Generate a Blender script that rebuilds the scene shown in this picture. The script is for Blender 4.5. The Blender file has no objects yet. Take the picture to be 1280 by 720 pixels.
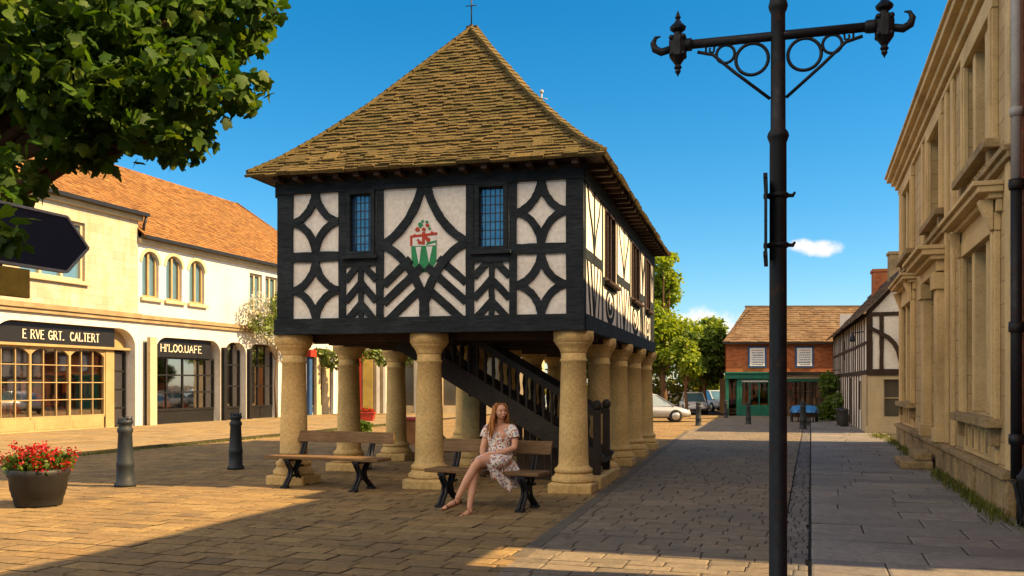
import bpy, math, random
import numpy as np
from mathutils import Vector, Matrix, Euler
random.seed(7)
RNG = np.random.default_rng(11)
PI = math.pi
R = math.radians
scene = bpy.context.scene
COL = scene.collection

# ------------------------------------------------------------------ frames
STREET = R(-18.0)          # heading of the street (local x = across, y = along)
HALL = R(-14.5)            # heading of the market hall
def S(t, s, z=0.0):
    c, n = math.cos(STREET), math.sin(STREET)
    return Vector((c*t - n*s, n*t + c*s, z))
FRONT = lambda u, z, d: (u, -d, z)      # facade looking to local -y
RIGHT = lambda u, z, d: (d, u, z)       # facade looking to local +x
LEFT = lambda u, z, d: (-d, u, z)       # facade looking to local -x
BACK = lambda u, z, d: (u, d, z)
def shifted(F, x=0, y=0):
    return lambda u, z, d: (F(u, z, d)[0]+x, F(u, z, d)[1]+y, z)

# ------------------------------------------------------------------ materials
MATS = {}
class NT:
    def __init__(s, name):
        s.m = bpy.data.materials.new(name); s.m.use_nodes = True
        s.t = s.m.node_tree; s.t.nodes.clear()
        s.out = s.t.nodes.new('ShaderNodeOutputMaterial')
        s.b = s.t.nodes.new('ShaderNodeBsdfPrincipled')
        s.l(s.b.outputs[0], s.out.inputs[0])
        s.tc = s.t.nodes.new('ShaderNodeTexCoord')
    def l(s, a, b): s.t.links.new(a, b)
    def n(s, kind, **kw):
        nd = s.t.nodes.new(kind)
        for k, v in kw.items(): setattr(nd, k, v)
        return nd
    def mapping(s, scale=(1,1,1), rot=(0,0,0), src='Object'):
        mp = s.n('ShaderNodeMapping'); mp.inputs['Scale'].default_value = scale; mp.inputs['Rotation'].default_value = rot
        s.l(s.tc.outputs[src], mp.inputs[0]); return mp.outputs[0]
    def noise(s, vec, scale, detail=4, rough=.6, dist=0):
        nd = s.n('ShaderNodeTexNoise'); nd.inputs['Scale'].default_value = scale
        nd.inputs['Detail'].default_value = detail; nd.inputs['Roughness'].default_value = rough
        nd.inputs['Distortion'].default_value = dist
        s.l(vec, nd.inputs['Vector']); return nd.outputs[0]
    def ramp(s, fac, stops):
        r = s.n('ShaderNodeValToRGB'); e = r.color_ramp.elements
        while len(e) < len(stops): e.new(.5)
        for el, (p, c) in zip(e, stops):
            el.position = p; el.color = (c, c, c, 1) if not hasattr(c, '__len__') else (*c, 1)
        s.l(fac, r.inputs[0]); return r.outputs[0]
    def mix(s, fac, a, b, mode='MIX'):
        m = s.n('ShaderNodeMix', data_type='RGBA', blend_type=mode)
        for sock, v in ((m.inputs[0], fac), (m.inputs[6], a), (m.inputs[7], b)):
            if isinstance(v, (int, float)): sock.default_value = v
            elif isinstance(v, tuple): sock.default_value = (*v, 1)
            else: s.l(v, sock)
        return m.outputs[2]
    def bump(s, h, strength=.4, dist=.01, prev=None):
        b = s.n('ShaderNodeBump'); b.inputs['Strength'].default_value = strength; b.inputs['Distance'].default_value = dist
        s.l(h, b.inputs['Height'])
        if prev: s.l(prev, b.inputs['Normal'])
        return b.outputs[0]
    def island(s):
        return s.n('ShaderNodeNewGeometry').outputs['Random Per Island']
    def done(s, col, rough=.8, normal=None, spec=.3, metal=0):
        if isinstance(col, tuple): s.b.inputs['Base Color'].default_value = (*col, 1)
        else: s.l(col, s.b.inputs['Base Color'])
        if isinstance(rough, (int, float)): s.b.inputs['Roughness'].default_value = rough
        else: s.l(rough, s.b.inputs['Roughness'])
        s.b.inputs['Specular IOR Level'].default_value = spec
        s.b.inputs['Metallic'].default_value = metal
        if normal: s.l(normal, s.b.inputs['Normal'])
        return s.m

def sc3(c, k): return tuple(min(1, x*k) for x in c)
def basic(name, base, rough=.8, var=.18, scale=3, fine=40, bump=.3, dist=.006, spec=.3, metal=0, island=0, dirt=None, grain=.12):
    n = NT(name); o = n.mapping()
    big = n.noise(o, scale, 5, .65); sm = n.noise(o, fine, 3)
    col = n.mix(n.ramp(big, [(.3, 0.0), (.7, 1.0)]), sc3(base, 1-var), sc3(base, 1+var))
    if island: col = n.mix(n.island(), col, n.mix(1.0, col, sc3((1,1,1), 1-island), 'MULTIPLY'))
    if dirt: col = n.mix(n.ramp(n.noise(o, scale*.45, 6, .7), [(.5, 0.0), (.72, .8)]), col, dirt)
    col = n.mix(n.ramp(sm, [(.35, grain), (.62, 0.0)]), col, (.01,.008,.005))
    return n.done(col, rough, n.bump(sm, bump, dist), spec, metal)
def islands(name, cols, rough=.85, fine=30, bump=.5, dist=.01, spots=None, scale=2.5, spec=.25):
    n = NT(name); o = n.mapping()
    k = len(cols)-1
    col = n.ramp(n.island(), [(i/k, c) for i, c in enumerate(cols)])
    sm = n.noise(o, fine, 5, .75); mid = n.noise(o, fine*.28, 4, .7)
    col = n.mix(n.ramp(mid, [(.35, .28), (.6, 0.0)]), col, n.mix(1.0, col, (.55,.52,.5), 'MULTIPLY'))
    col = n.mix(n.ramp(sm, [(.36, .55), (.58, 0.0)]), col, n.mix(1.0, col, (.4,.37,.35), 'MULTIPLY'))
    if spots: col = n.mix(n.ramp(n.noise(o, scale, 6, .7), [(.48, 0.0), (.66, .75)]), col, spots)
    return n.done(col, rough, n.bump(sm, bump, dist), spec)
def brick(name, c1, c2, mortar, w, h, mort=.01, rough=.85, bump=.6, warp=.01, var=.25, stain=None):
    n = NT(name); uv = n.mapping(src='UV'); o = n.mapping()
    wn = n.n('ShaderNodeTexNoise'); wn.inputs['Scale'].default_value = 3; n.l(uv, wn.inputs['Vector'])
    vm = n.n('ShaderNodeVectorMath', operation='MULTIPLY_ADD'); n.l(wn.outputs['Color'], vm.inputs[0])
    vm.inputs[1].default_value = (warp,)*3; n.l(uv, vm.inputs[2])
    bt = n.n('ShaderNodeTexBrick'); n.l(vm.outputs[0], bt.inputs['Vector'])
    for k, v in (('Color1', (*c1,1)), ('Color2', (*c2,1)), ('Mortar', (*mortar,1)), ('Scale', 1.0), ('Mortar Size', mort), ('Mortar Smooth', .3), ('Brick Width', w), ('Row Height', h), ('Bias', 0.0)):
        bt.inputs[k].default_value = v
    col = bt.outputs['Color']
    big = n.noise(o, .9, 6, .7); sm = n.noise(o, 28, 4, .7)
    col = n.mix(1.0, col, n.ramp(big, [(.3, 1-var), (.7, 1.0+0*var)]), 'MULTIPLY')
    col = n.mix(n.ramp(sm, [(.35, .3), (.6, 0.0)]), col, n.mix(1.0, col, (.5,.47,.44), 'MULTIPLY'))
    if stain:
        st = n.noise(n.mapping((1.4, 1.4, .35)), 1.3, 6, .72)
        col = n.mix(n.ramp(st, [(.46, 0.0), (.68, .75)]), col, stain)
    nb = n.bump(bt.outputs['Fac'], -bump, .012)
    return n.done(col, rough, n.bump(sm, .35, .008, nb), .25)
def wood(name, c1, c2, scale=(6, 60, 60), rough=.7, bump=.5):
    n = NT(name); o = n.mapping(scale)
    g = n.noise(o, 1.0, 6, .7, .6); b = n.noise(n.mapping(), 2.2, 4)
    col = n.mix(n.ramp(g, [(.3, 0.0), (.7, 1.0)]), c1, c2)
    col = n.mix(n.ramp(b, [(.4, .45), (.65, 0.0)]), col, sc3(c1, .6))
    return n.done(col, rough, n.bump(g, bump, .006), .18)
def paint_iron(name, base, rough=.42, rust=(.10,.045,.02)):
    n = NT(name); o = n.mapping()
    a = n.noise(o, 7, 6, .75); b = n.noise(o, 60, 3)
    col = n.mix(n.ramp(a, [(.56, 0.0), (.72, .65)]), base, rust)
    col = n.mix(n.ramp(b, [(.3, .3), (.6, 0.0)]), col, sc3(base, .5))
    r = n.ramp(a, [(.4, rough), (.7, .85)])
    return n.done(col, r, n.bump(b, .3, .004), .35)
def leafmat(name, cols, trans=.5, rough=.5):
    n = NT(name); k = len(cols)-1
    col = n.ramp(n.island(), [(i/k, c) for i, c in enumerate(cols)])
    o = n.mapping(); col = n.mix(n.ramp(n.noise(o, 14, 3), [(.4, .35), (.6, 0.0)]), col, n.mix(1.0, col, (.6,.65,.5), 'MULTIPLY'))
    m = n.done(col, rough, None, .35)
    tr = n.n('ShaderNodeBsdfTranslucent'); n.l(n.mix(1.0, col, (1.5,1.35,.6), 'MULTIPLY'), tr.inputs[0])
    mx = n.n('ShaderNodeMixShader'); mx.inputs[0].default_value = trans
    n.l(n.b.outputs[0], mx.inputs[1]); n.l(tr.outputs[0], mx.inputs[2]); n.l(mx.outputs[0], n.out.inputs[0])
    return m
def see_glass(name, tint=(.8,.82,.8), refl=.22):
    n = NT(name)
    tr = n.n('ShaderNodeBsdfTransparent'); tr.inputs[0].default_value = (*tint, 1)
    gl = n.n('ShaderNodeBsdfGlossy'); gl.inputs['Roughness'].default_value = .03
    lw = n.n('ShaderNodeLayerWeight'); lw.inputs[0].default_value = .35
    mp = n.n('ShaderNodeMapRange'); mp.inputs['To Min'].default_value = refl*.5; mp.inputs['To Max'].default_value = min(1, refl+.35)
    n.l(lw.outputs['Fresnel'], mp.inputs[0])
    wv = n.noise(n.mapping(), 2.0, 2); bp = n.bump(wv, .02, .03); n.l(bp, gl.inputs['Normal'])
    mx = n.n('ShaderNodeMixShader'); n.l(mp.outputs[0], mx.inputs[0])
    n.l(tr.outputs[0], mx.inputs[1]); n.l(gl.outputs[0], mx.inputs[2]); n.l(mx.outputs[0], n.out.inputs[0])
    return n.m
def dark_glass(name, base=(.02,.03,.045), ior=2.1, rough=.05, wav=.15):
    n = NT(name); wv = n.noise(n.mapping(), 3.5, 2)
    m = n.done(n.mix(n.noise(n.mapping(), 1.1, 3), base, sc3(base, 2.2)), rough, n.bump(wv, wav, .03), .5)
    n.b.inputs['IOR'].default_value = ior
    return m
def floral(name):
    n = NT(name); o = n.mapping()
    col = (.78,.72,.66)
    first = True
    for sc, c, th in ((26, (.45,.07,.03), .30), (33, (.55,.22,.05), .27), (29, (.12,.13,.10), .24), (21, (.30,.34,.42), .26)):
        v = n.n('ShaderNodeTexVoronoi'); v.inputs['Scale'].default_value = sc
        mpv = n.mapping((1,1,1), (sc, sc*.3, 0)); n.l(mpv, v.inputs['Vector'])
        col = n.mix(n.ramp(v.outputs['Distance'], [(th, 1.0), (th+.06, 0.0)]), col, c)
    return n.done(col, .85, n.bump(n.noise(o, 9, 3), .3, .01), .2)

M = {}
M['paver'] = islands('paver', [(.20,.136,.064), (.28,.185,.08), (.24,.162,.076), (.34,.235,.1), (.26,.168,.07), (.31,.212,.095), (.175,.125,.068)], .88, 24, .5, .012, (.15,.108,.058), .55, .2)
M['street'] = islands('street_sett', [(.17,.14,.1), (.225,.185,.128), (.195,.16,.114), (.255,.207,.142), (.16,.134,.1)], .8, 20, .5, .01, (.12,.105,.085), .6, .25)
M['flag'] = islands('flagstone', [(.17,.155,.14), (.25,.225,.195), (.205,.19,.17), (.29,.255,.21)], .72, 16, .5, .012, (.12,.105,.09), .6, .35)
M['sett'] = islands('granite_sett', [(.12,.11,.105), (.19,.175,.16), (.15,.135,.12)], .75, 40, .6, .01, (.09,.085,.07), .8)
M['edging'] = islands('edging_stone', [(.11,.093,.07), (.145,.122,.09), (.125,.108,.08)], .85, 20, .6, .01)
M['footway'] = islands('footway_slab', [(.25,.18,.085), (.32,.23,.11), (.28,.2,.095), (.22,.155,.075)], .85, 14, .4, .01, (.2,.165,.11), .5)
M['joint'] = basic('joint_sand', (.045,.037,.026), .95, .3, 2, 60)
M['asphalt'] = basic('asphalt', (.13,.12,.11), .9, .25, .3, 50, .5)
M['slate'] = islands('stone_slate', [(.115,.086,.035), (.16,.117,.046), (.14,.103,.04), (.185,.132,.05), (.1,.077,.033)], .95, 26, 1.0, .02, (.075,.068,.024), 1.1, .12)
M['tile'] = islands('clay_tile', [(.22,.105,.03), (.34,.17,.05), (.28,.135,.04), (.18,.08,.025), (.38,.2,.065)], .88, 22, .6, .012, (.2,.105,.035), .8)
M['oldtile'] = islands('weathered_tile', [(.13,.08,.042), (.175,.108,.055), (.11,.068,.038), (.2,.122,.062)], .85, 22, .5, .01, (.2,.14,.08), .6)
M['greytile'] = islands('grey_stone_tile', [(.17,.135,.11), (.24,.19,.15), (.14,.115,.095), (.2,.16,.13)], .9, 22, .6, .012, (.12,.1,.075), .8)
M['plaster'] = basic('lime_plaster', (.84,.79,.71), .9, .08, 1.6, 16, .45, .01, .2, dirt=(.66,.58,.48), grain=.18)
M['timber'] = wood('black_timber', (.006,.010,.014), (.04,.05,.056), (5, 5, 34), .8, .9)
M['oldtimber'] = wood('brown_timber', (.03,.019,.013), (.085,.05,.034), (8, 8, 40), .7, .6)
M['stairwood'] = wood('stair_timber', (.02,.016,.014), (.06,.048,.038), (14, 60, 40), .55, .6)
M['ashlar'] = brick('ashlar', (.53,.39,.195), (.63,.475,.25), (.27,.19,.1), .62, .29, .009, .88, .7, .008, .3, (.3,.195,.085))
M['stonetrim'] = basic('stone_trim', (.62,.46,.235), .88, .15, 1.4, 30, .6, .01, .2, dirt=(.4,.28,.13), grain=.15)
M['stonedark'] = basic('stone_dark', (.36,.26,.135), .9, .3, 2.5, 18, .8, .018, .2, dirt=(.18,.135,.075), grain=.35)
M['column'] = basic('column_stone', (.68,.475,.2), .9, .18, 2.2, 26, .8, .012, .2, dirt=(.42,.27,.1), grain=.24)
M['redbrick'] = brick('red_brick', (.32,.07,.018), (.5,.15,.04), (.26,.15,.09), .24, .085, .011, .9, .8, .004, .25)
M['galstone'] = brick('gallery_stone', (.46,.405,.3), (.55,.49,.38), (.33,.28,.2), .55, .27, .006, .85, .4, .012, .25, (.42,.28,.11))
M['cream'] = basic('cream_render', (.62,.59,.53), .9, .08, .7, 12, .4, .01, .2, dirt=(.55,.48,.36), grain=.14)
M['creamtrim'] = basic('cream_trim', (.5,.4,.24), .8, .15, 2, 24, .3)
M['tantrim'] = basic('tan_paint', (.36,.25,.11), .6, .15, 2, 24, .2)
M['band'] = wood('weathered_band', (.24,.17,.085), (.42,.32,.18), (6, 2, 30), .8, .5)
M['black'] = basic('black_paint', (.01,.009,.008), .45, .3, 3, 40, .15, .004, .4)
M['gold'] = basic('sign_letter', (.72,.64,.48), .5, .1, 3, 30, .1)
M['iron'] = paint_iron('black_iron', (.006,.008,.012), .45)
M['bollard'] = paint_iron('bollard_iron', (.017,.023,.03), .5, (.06,.042,.028))
M['greenpaint'] = basic('green_paint', (.01,.13,.085), .45, .2, 3, 30, .15, .004, .4)
M['bluepaint'] = basic('blue_paint', (.03,.08,.2), .5, .2, 3, 30, .15)
M['redpaint'] = basic('red_paint', (.34,.035,.02), .45, .2, 3, 30, .15)
M['yellow'] = basic('yellow_paint', (.4,.29,.07), .6, .2, 3, 30, .2)
M['white'] = basic('white_paint', (.74,.72,.68), .6, .08, 2, 30, .15)
M['grey'] = basic('grey_paint', (.36,.36,.35), .6, .15, 2, 30, .2)
M['navy'] = basic('navy_sign', (.012,.016,.04), .5, .25, 3, 60, .08, .003, .3)
M['ochre'] = basic('ochre_sign', (.5,.34,.05), .6, .25, 8, 40, .2)
M['benchwood'] = wood('bench_wood', (.10,.055,.024), (.30,.185,.085), (4, 55, 55), .6, .5)
M['crate'] = wood('crate_wood', (.2,.08,.03), (.36,.16,.06), (30, 30, 5), .7, .5)
M['paper'] = basic('notice_paper', (.72,.72,.7), .7, .05, 2, 30, .05)
M['ink'] = basic('notice_ink', (.06,.1,.18), .7, .3, 20, 60, .05)
M['inkred'] = basic('notice_red', (.4,.12,.06), .7, .3, 20, 60, .05)
M['winglass'] = dark_glass('leaded_glass', (.015,.05,.11), 2.5, .05, .25)
M['lead'] = basic('lead', (.03,.032,.035), .6, .2, 4, 50)
M['house_glass'] = dark_glass('house_glass', (.05,.045,.035), 1.5, .08, .05)
M['blue_glass'] = dark_glass('sky_glass', (.05,.1,.13), 2.2, .06, .1)
M['shop_glass'] = see_glass('shop_glass', (.72,.55,.3), .1)
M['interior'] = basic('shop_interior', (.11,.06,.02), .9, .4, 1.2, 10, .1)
M['goods'] = islands('shop_goods', [(.3,.14,.03), (.09,.05,.02), (.45,.28,.05), (.1,.07,.03), (.4,.18,.04), (.2,.11,.04)], .7, 15, .2, .01)
M['brightgoods'] = islands('bright_goods', [(.7,.2,.03), (.12,.25,.12), (.75,.6,.35), (.6,.06,.03), (.12,.2,.4), (.75,.42,.1)], .7, 15, .2, .01)
M['bark'] = wood('bark', (.09,.05,.026), (.2,.115,.06), (20, 20, 4), .9, 1.0)
M['maple'] = leafmat('maple_leaf', [(.035,.09,.008), (.055,.13,.01), (.085,.16,.012), (.026,.07,.008), (.13,.19,.014)], .5, .6)
M['lime'] = leafmat('lime_leaf', [(.17,.26,.02), (.24,.33,.025), (.13,.2,.018), (.3,.36,.03)], .5)
M['green'] = leafmat('green_leaf', [(.07,.13,.015), (.11,.18,.02), (.05,.095,.012), (.15,.2,.02)], .45)
M['autumn'] = leafmat('autumn_leaf', [(.2,.24,.02), (.28,.26,.03), (.13,.17,.02), (.24,.17,.02)], .4)
M['ivy'] = leafmat('ivy_leaf', [(.1,.16,.025), (.16,.22,.04), (.24,.29,.09), (.07,.12,.02)], .35)
M['blossom'] = leafmat('blossom', [(.42,.42,.47), (.5,.5,.52), (.2,.24,.16)], .3)
M['petal'] = leafmat('red_petal', [(.4,.006,.006), (.5,.012,.008), (.3,.004,.006)], .2)
M['grass'] = leafmat('moss_grass', [(.08,.1,.015), (.14,.15,.02), (.06,.085,.012), (.2,.18,.03)], .3)
M['silver'] = basic('silver_car', (.43,.45,.48), .3, .04, 1, 20, .0, .001, .6, .3)
M['whitecar'] = basic('white_car', (.7,.7,.7), .3, .03, 1, 20, .0, .001, .6)
M['bluecar'] = basic('pale_blue_car', (.4,.48,.58), .3, .03, 1, 20, .0, .001, .6)
M['tyre'] = basic('tyre', (.02,.02,.02), .85, .2, 5, 50)
M['tarp'] = basic('blue_tarpaulin', (.03,.18,.45), .5, .25, 3, 14, .6, .02, .4)
M['skin'] = basic('skin', (.66,.34,.21), .5, .08, 6, 60, .08, .002, .4)
M['hair'] = wood('auburn_hair', (.26,.085,.022), (.56,.25,.075), (60, 60, 8), .45, .6)
M['dress'] = floral('floral_dress')
M['lips'] = basic('lips', (.46,.16,.11), .5, .05)
M['eye'] = basic('eye', (.03,.02,.015), .2, .05)
M['sandal'] = basic('sandal', (.22,.09,.04), .6, .15)
M['shieldgreen'] = basic('shield_green', (.03,.26,.1), .7, .12, 5, 40, .1)
M['shieldred'] = basic('shield_red', (.48,.06,.03), .7, .15, 8, 40, .1)
M['tub'] = basic('black_tub', (.014,.013,.013), .55, .3, 5, 40, .2, .005, .4)
M['soil'] = basic('soil', (.05,.035,.02), .95, .3, 8, 40, .8, .02)
M['chrome'] = basic('alloy', (.45,.45,.45), .35, .1, 4, 30, 0, .001, .5, .7)

# ------------------------------------------------------------------ mesh builder
class MB:
    def __init__(s): s.v = []; s.f = []; s.m = []; s.sm = []
    def add(s, verts, faces, mi=0, smooth=False):
        o = len(s.v); s.v.extend([tuple(p) for p in verts])
        for f in faces: s.f.append(tuple(i+o for i in f)); s.m.append(mi); s.sm.append(smooth)
    def hexa(s, p, mi=0):   # 8 points: bottom ring 0-3, top ring 4-7
        s.add(p, [(3,2,1,0),(4,5,6,7),(0,1,5,4),(1,2,6,5),(2,3,7,6),(3,0,4,7)], mi)
    def box(s, x0, x1, y0, y1, z0, z1, mi=0):
        s.hexa([(x0,y0,z0),(x1,y0,z0),(x1,y1,z0),(x0,y1,z0),(x0,y0,z1),(x1,y0,z1),(x1,y1,z1),(x0,y1,z1)], mi)
    def fbox(s, F, u0, u1, z0, z1, d0, d1, mi=0):
        s.hexa([F(u0,z0,d0),F(u1,z0,d0),F(u1,z0,d1),F(u0,z0,d1),F(u0,z1,d0),F(u1,z1,d0),F(u1,z1,d1),F(u0,z1,d1)], mi)
    def fpoly(s, F, poly, d0, d1, mi=0):
        n = len(poly)
        s.add([F(u,z,d0) for u,z in poly]+[F(u,z,d1) for u,z in poly],
              [tuple(range(n))[::-1], tuple(range(n,2*n))]+[(i,(i+1)%n,n+(i+1)%n,n+i) for i in range(n)], mi)
    def fstrip(s, F, pts, w, d0, d1, mi=0, jit=0):
        L = []; Rr = []; n = len(pts)
        for i in range(n):
            a = Vector(pts[max(0,i-1)]); b = Vector(pts[min(n-1,i+1)]); t = (b-a).normalized(); q = Vector((-t.y, t.x))
            p = Vector(pts[i]); ww = w[i] if hasattr(w, '__len__') else w
            L.append(p+q*(ww/2+random.uniform(-jit,jit))); Rr.append(p-q*(ww/2+random.uniform(-jit,jit)))
        vs = [F(p.x,p.y,d0) for p in L]+[F(p.x,p.y,d0) for p in Rr]+[F(p.x,p.y,d1) for p in L]+[F(p.x,p.y,d1) for p in Rr]
        fs = [(0,n,3*n,2*n),(n-1,2*n-1,4*n-1,3*n-1)]
        for i in range(n-1):
            fs += [(2*n+i,2*n+i+1,3*n+i+1,3*n+i),(i,i+1,n+i+1,n+i),(i,i+1,2*n+i+1,2*n+i),(n+i,n+i+1,3*n+i+1,3*n+i)]
        s.add(vs, fs, mi)
    def bar(s, p0, p1, w, h, mi=0, up=(0,0,1)):
        p0, p1 = Vector(p0), Vector(p1); t = (p1-p0).normalized(); up = Vector(up)
        a = t.cross(up)
        if a.length < 1e-4: a = t.cross(Vector((1,0,0)))
        a.normalize(); b = a.cross(t).normalized(); a *= w/2; b *= h/2
        s.hexa([p0-a-b,p0+a-b,p1+a-b,p1-a-b,p0-a+b,p0+a+b,p1+a+b,p1-a+b], mi)
    def tube(s, pts, r, n=8, mi=0, caps=True, smooth=True, flat=1.0):
        pts = [Vector(p) for p in pts]; k = len(pts); ref = None; vs = []
        for i, p in enumerate(pts):
            t = (pts[min(k-1,i+1)]-pts[max(0,i-1)]).normalized()
            if ref is None: ref = t.cross(Vector((0,0,1)) if abs(t.z) < .9 else Vector((1,0,0))).normalized()
            a = (ref-t*ref.dot(t)).normalized(); b = t.cross(a); ref = a
            rr = r[i] if hasattr(r, '__len__') else r
            for j in range(n):
                th = 2*PI*j/n; vs.append(p+a*math.cos(th)*rr+b*math.sin(th)*rr*flat)
        fs = [(i*n+j, i*n+(j+1)%n, (i+1)*n+(j+1)%n, (i+1)*n+j) for i in range(k-1) for j in range(n)]
        if caps: fs += [tuple(range(n))[::-1], tuple(range((k-1)*n, k*n))]
        s.add(vs, fs, mi, smooth)
    def lathe(s, prof, c=(0,0,0), n=24, mi=0, smooth=True, axis='z'):
        vs = []; k = len(prof)
        for r, z in prof:
            for j in range(n):
                th = 2*PI*j/n; x, y = r*math.cos(th), r*math.sin(th)
                p = (x,y,z) if axis == 'z' else ((x,z,y) if axis == 'y' else (z,x,y))
                vs.append((p[0]+c[0], p[1]+c[1], p[2]+c[2]))
        fs = [(i*n+j, i*n+(j+1)%n, (i+1)*n+(j+1)%n, (i+1)*n+j) for i in range(k-1) for j in range(n)]
        fs += [tuple(range(n))[::-1], tuple(range((k-1)*n, k*n))]
        s.add(vs, fs, mi, smooth)
    def ball(s, c, r, n=12, mi=0):
        rx, ry, rz = r if hasattr(r, '__len__') else (r,r,r); m = n//2
        vs = [(c[0]+rx*math.sin(PI*i/m)*math.cos(2*PI*j/n), c[1]+ry*math.sin(PI*i/m)*math.sin(2*PI*j/n), c[2]+rz*math.cos(PI*i/m)) for i in range(m+1) for j in range(n)]
        fs = [(i*n+j, (i+1)*n+j, (i+1)*n+(j+1)%n, i*n+(j+1)%n) for i in range(m) for j in range(n)]
        s.add(vs, fs, mi, True)
    def ring(s, c, rad, r, F, n=24, k=6, mi=0):   # torus lying in the plane of F
        vs = []
        for i in range(n):
            a = 2*PI*i/n
            for j in range(k):
                b = 2*PI*j/k; q = rad+r*math.cos(b)
                vs.append(F(c[0]+q*math.cos(a), c[1]+q*math.sin(a), c[2]+r*math.sin(b)))
        s.add(vs, [(i*k+j, ((i+1)%n)*k+j, ((i+1)%n)*k+(j+1)%k, i*k+(j+1)%k) for i in range(n) for j in range(k)], mi, True)
    def build(s, name, mats, parent=None, uv=False, bevel=0):
        me = bpy.data.meshes.new(name); me.from_pydata(s.v, [], s.f); 
        if not isinstance(mats, (list, tuple)): mats = [mats]
        for m in mats: me.materials.append(M[m])
        me.polygons.foreach_set('material_index', s.m); me.polygons.foreach_set('use_smooth', s.sm)
        me.update()
        if uv: box_uv(me)
        return link(name, me, parent, bevel)
def link(name, me, parent=None, bevel=0):
    o = bpy.data.objects.new(name, me); COL.objects.link(o)
    if parent: o.parent = parent
    if bevel:
        b = o.modifiers.new('edge', 'BEVEL'); b.width = bevel; b.segments = 2; b.limit_method = 'ANGLE'; b.angle_limit = R(40)
    return o
def box_uv(me):
    uv = me.uv_layers.new(name='UVMap')
    for p in me.polygons:
        n = p.normal
        if abs(n.z) > .95: h, v = Vector((1,0,0)), Vector((0,1,0))
        else:
            h = Vector((0,0,1)).cross(n).normalized(); v = n.cross(h)
            if abs(h.x) > abs(h.y): h = h if h.x > 0 else -h
            else: h = h if h.y > 0 else -h
        for li in p.loop_indices:
            c = me.vertices[me.loops[li].vertex_index].co; uv.data[li].uv = (c.dot(h), c.dot(v))
def thing(name, label, cat, loc=(0,0,0), rotz=0, group=None):
    o = bpy.data.objects.new(name, None); COL.objects.link(o); o.empty_display_size = .2
    o.location = loc; o.rotation_euler = (0,0,rotz); o['label'] = label; o['category'] = cat
    if group: o['group'] = group
    return o
def tag(o, label, cat, group=None):
    o['label'] = label; o['category'] = cat
    if group: o['group'] = group
    return o
def place(o, loc, rotz=0):
    o.location = loc; o.rotation_euler = (0,0,rotz); return o
def struct(o, kind='structure'): o['kind'] = kind; return o
def dup(root, loc, rotz=None, label=None, group=None, scale=None):
    r = root.copy(); COL.objects.link(r); r.location = loc
    if rotz is not None: r.rotation_euler = (0,0,rotz)
    if label: r['label'] = label
    if group: r['group'] = group
    if scale: r.scale = (scale,)*3
    for ch in list(root.children):
        c = ch.copy(); COL.objects.link(c); c.parent = r
        for g in ch.children:
            d = g.copy(); COL.objects.link(d); d.parent = c
    return r
def repeat(o, locs, parent):          # further copies of a part (with its sub-parts) on the same thing
    for l in locs:
        c = o.copy(); COL.objects.link(c); c.parent = parent; c.location = l
        for g in o.children:
            d = g.copy(); COL.objects.link(d); d.parent = c

def arc(cx, cz, rx, rz, a0, a1, n=12):
    return [(cx+rx*math.cos(a0+(a1-a0)*i/n), cz+rz*math.sin(a0+(a1-a0)*i/n)) for i in range(n+1)]
def line(a, b, n=5): return [(a[0]+(b[0]-a[0])*i/n, a[1]+(b[1]-a[1])*i/n) for i in range(n+1)]
def facade(mb, F, u0, u1, z0, z1, ops, depth, mi=0, rmi=None, back=True):
    us = sorted({u0,u1,*[o[0] for o in ops],*[o[1] for o in ops]}); zs = sorted({z0,z1,*[o[2] for o in ops],*[o[3] for o in ops]})
    us = [u for u in us if u0 <= u <= u1]; zs = [z for z in zs if z0 <= z <= z1]
    for a, b in zip(us, us[1:]):
        for c, d in zip(zs, zs[1:]):
            um, zm = (a+b)/2, (c+d)/2
            if any(o[0] < um < o[1] and o[2] < zm < o[3] for o in ops): continue
            mb.add([F(a,c,0),F(b,c,0),F(b,d,0),F(a,d,0)], [(0,1,2,3)], mi)
            if back: mb.add([F(a,c,-depth),F(b,c,-depth),F(b,d,-depth),F(a,d,-depth)], [(0,1,2,3)], mi)
    for o in ops:
        q = [(o[0],o[2]),(o[1],o[2]),(o[1],o[3]),(o[0],o[3])]
        for i in range(4):
            a, b = q[i], q[(i+1)%4]
            mb.add([F(*a,0),F(*b,0),F(*b,-depth),F(*a,-depth)], [(0,1,2,3)], mi if rmi is None else rmi)
def spandrels(mb, F, u0, u1, zt, r, rz, d0, d1, mi=0):   # round the two top corners of an opening
    a = arc(u0+r, zt-rz, r, rz, PI, PI/2, 10); mb.fpoly(F, [(u0,zt)]+a, d0, d1, mi)
    a = arc(u1-r, zt-rz, r, rz, 0, PI/2, 10); mb.fpoly(F, [(u1,zt)]+a, d0, d1, mi)

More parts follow.
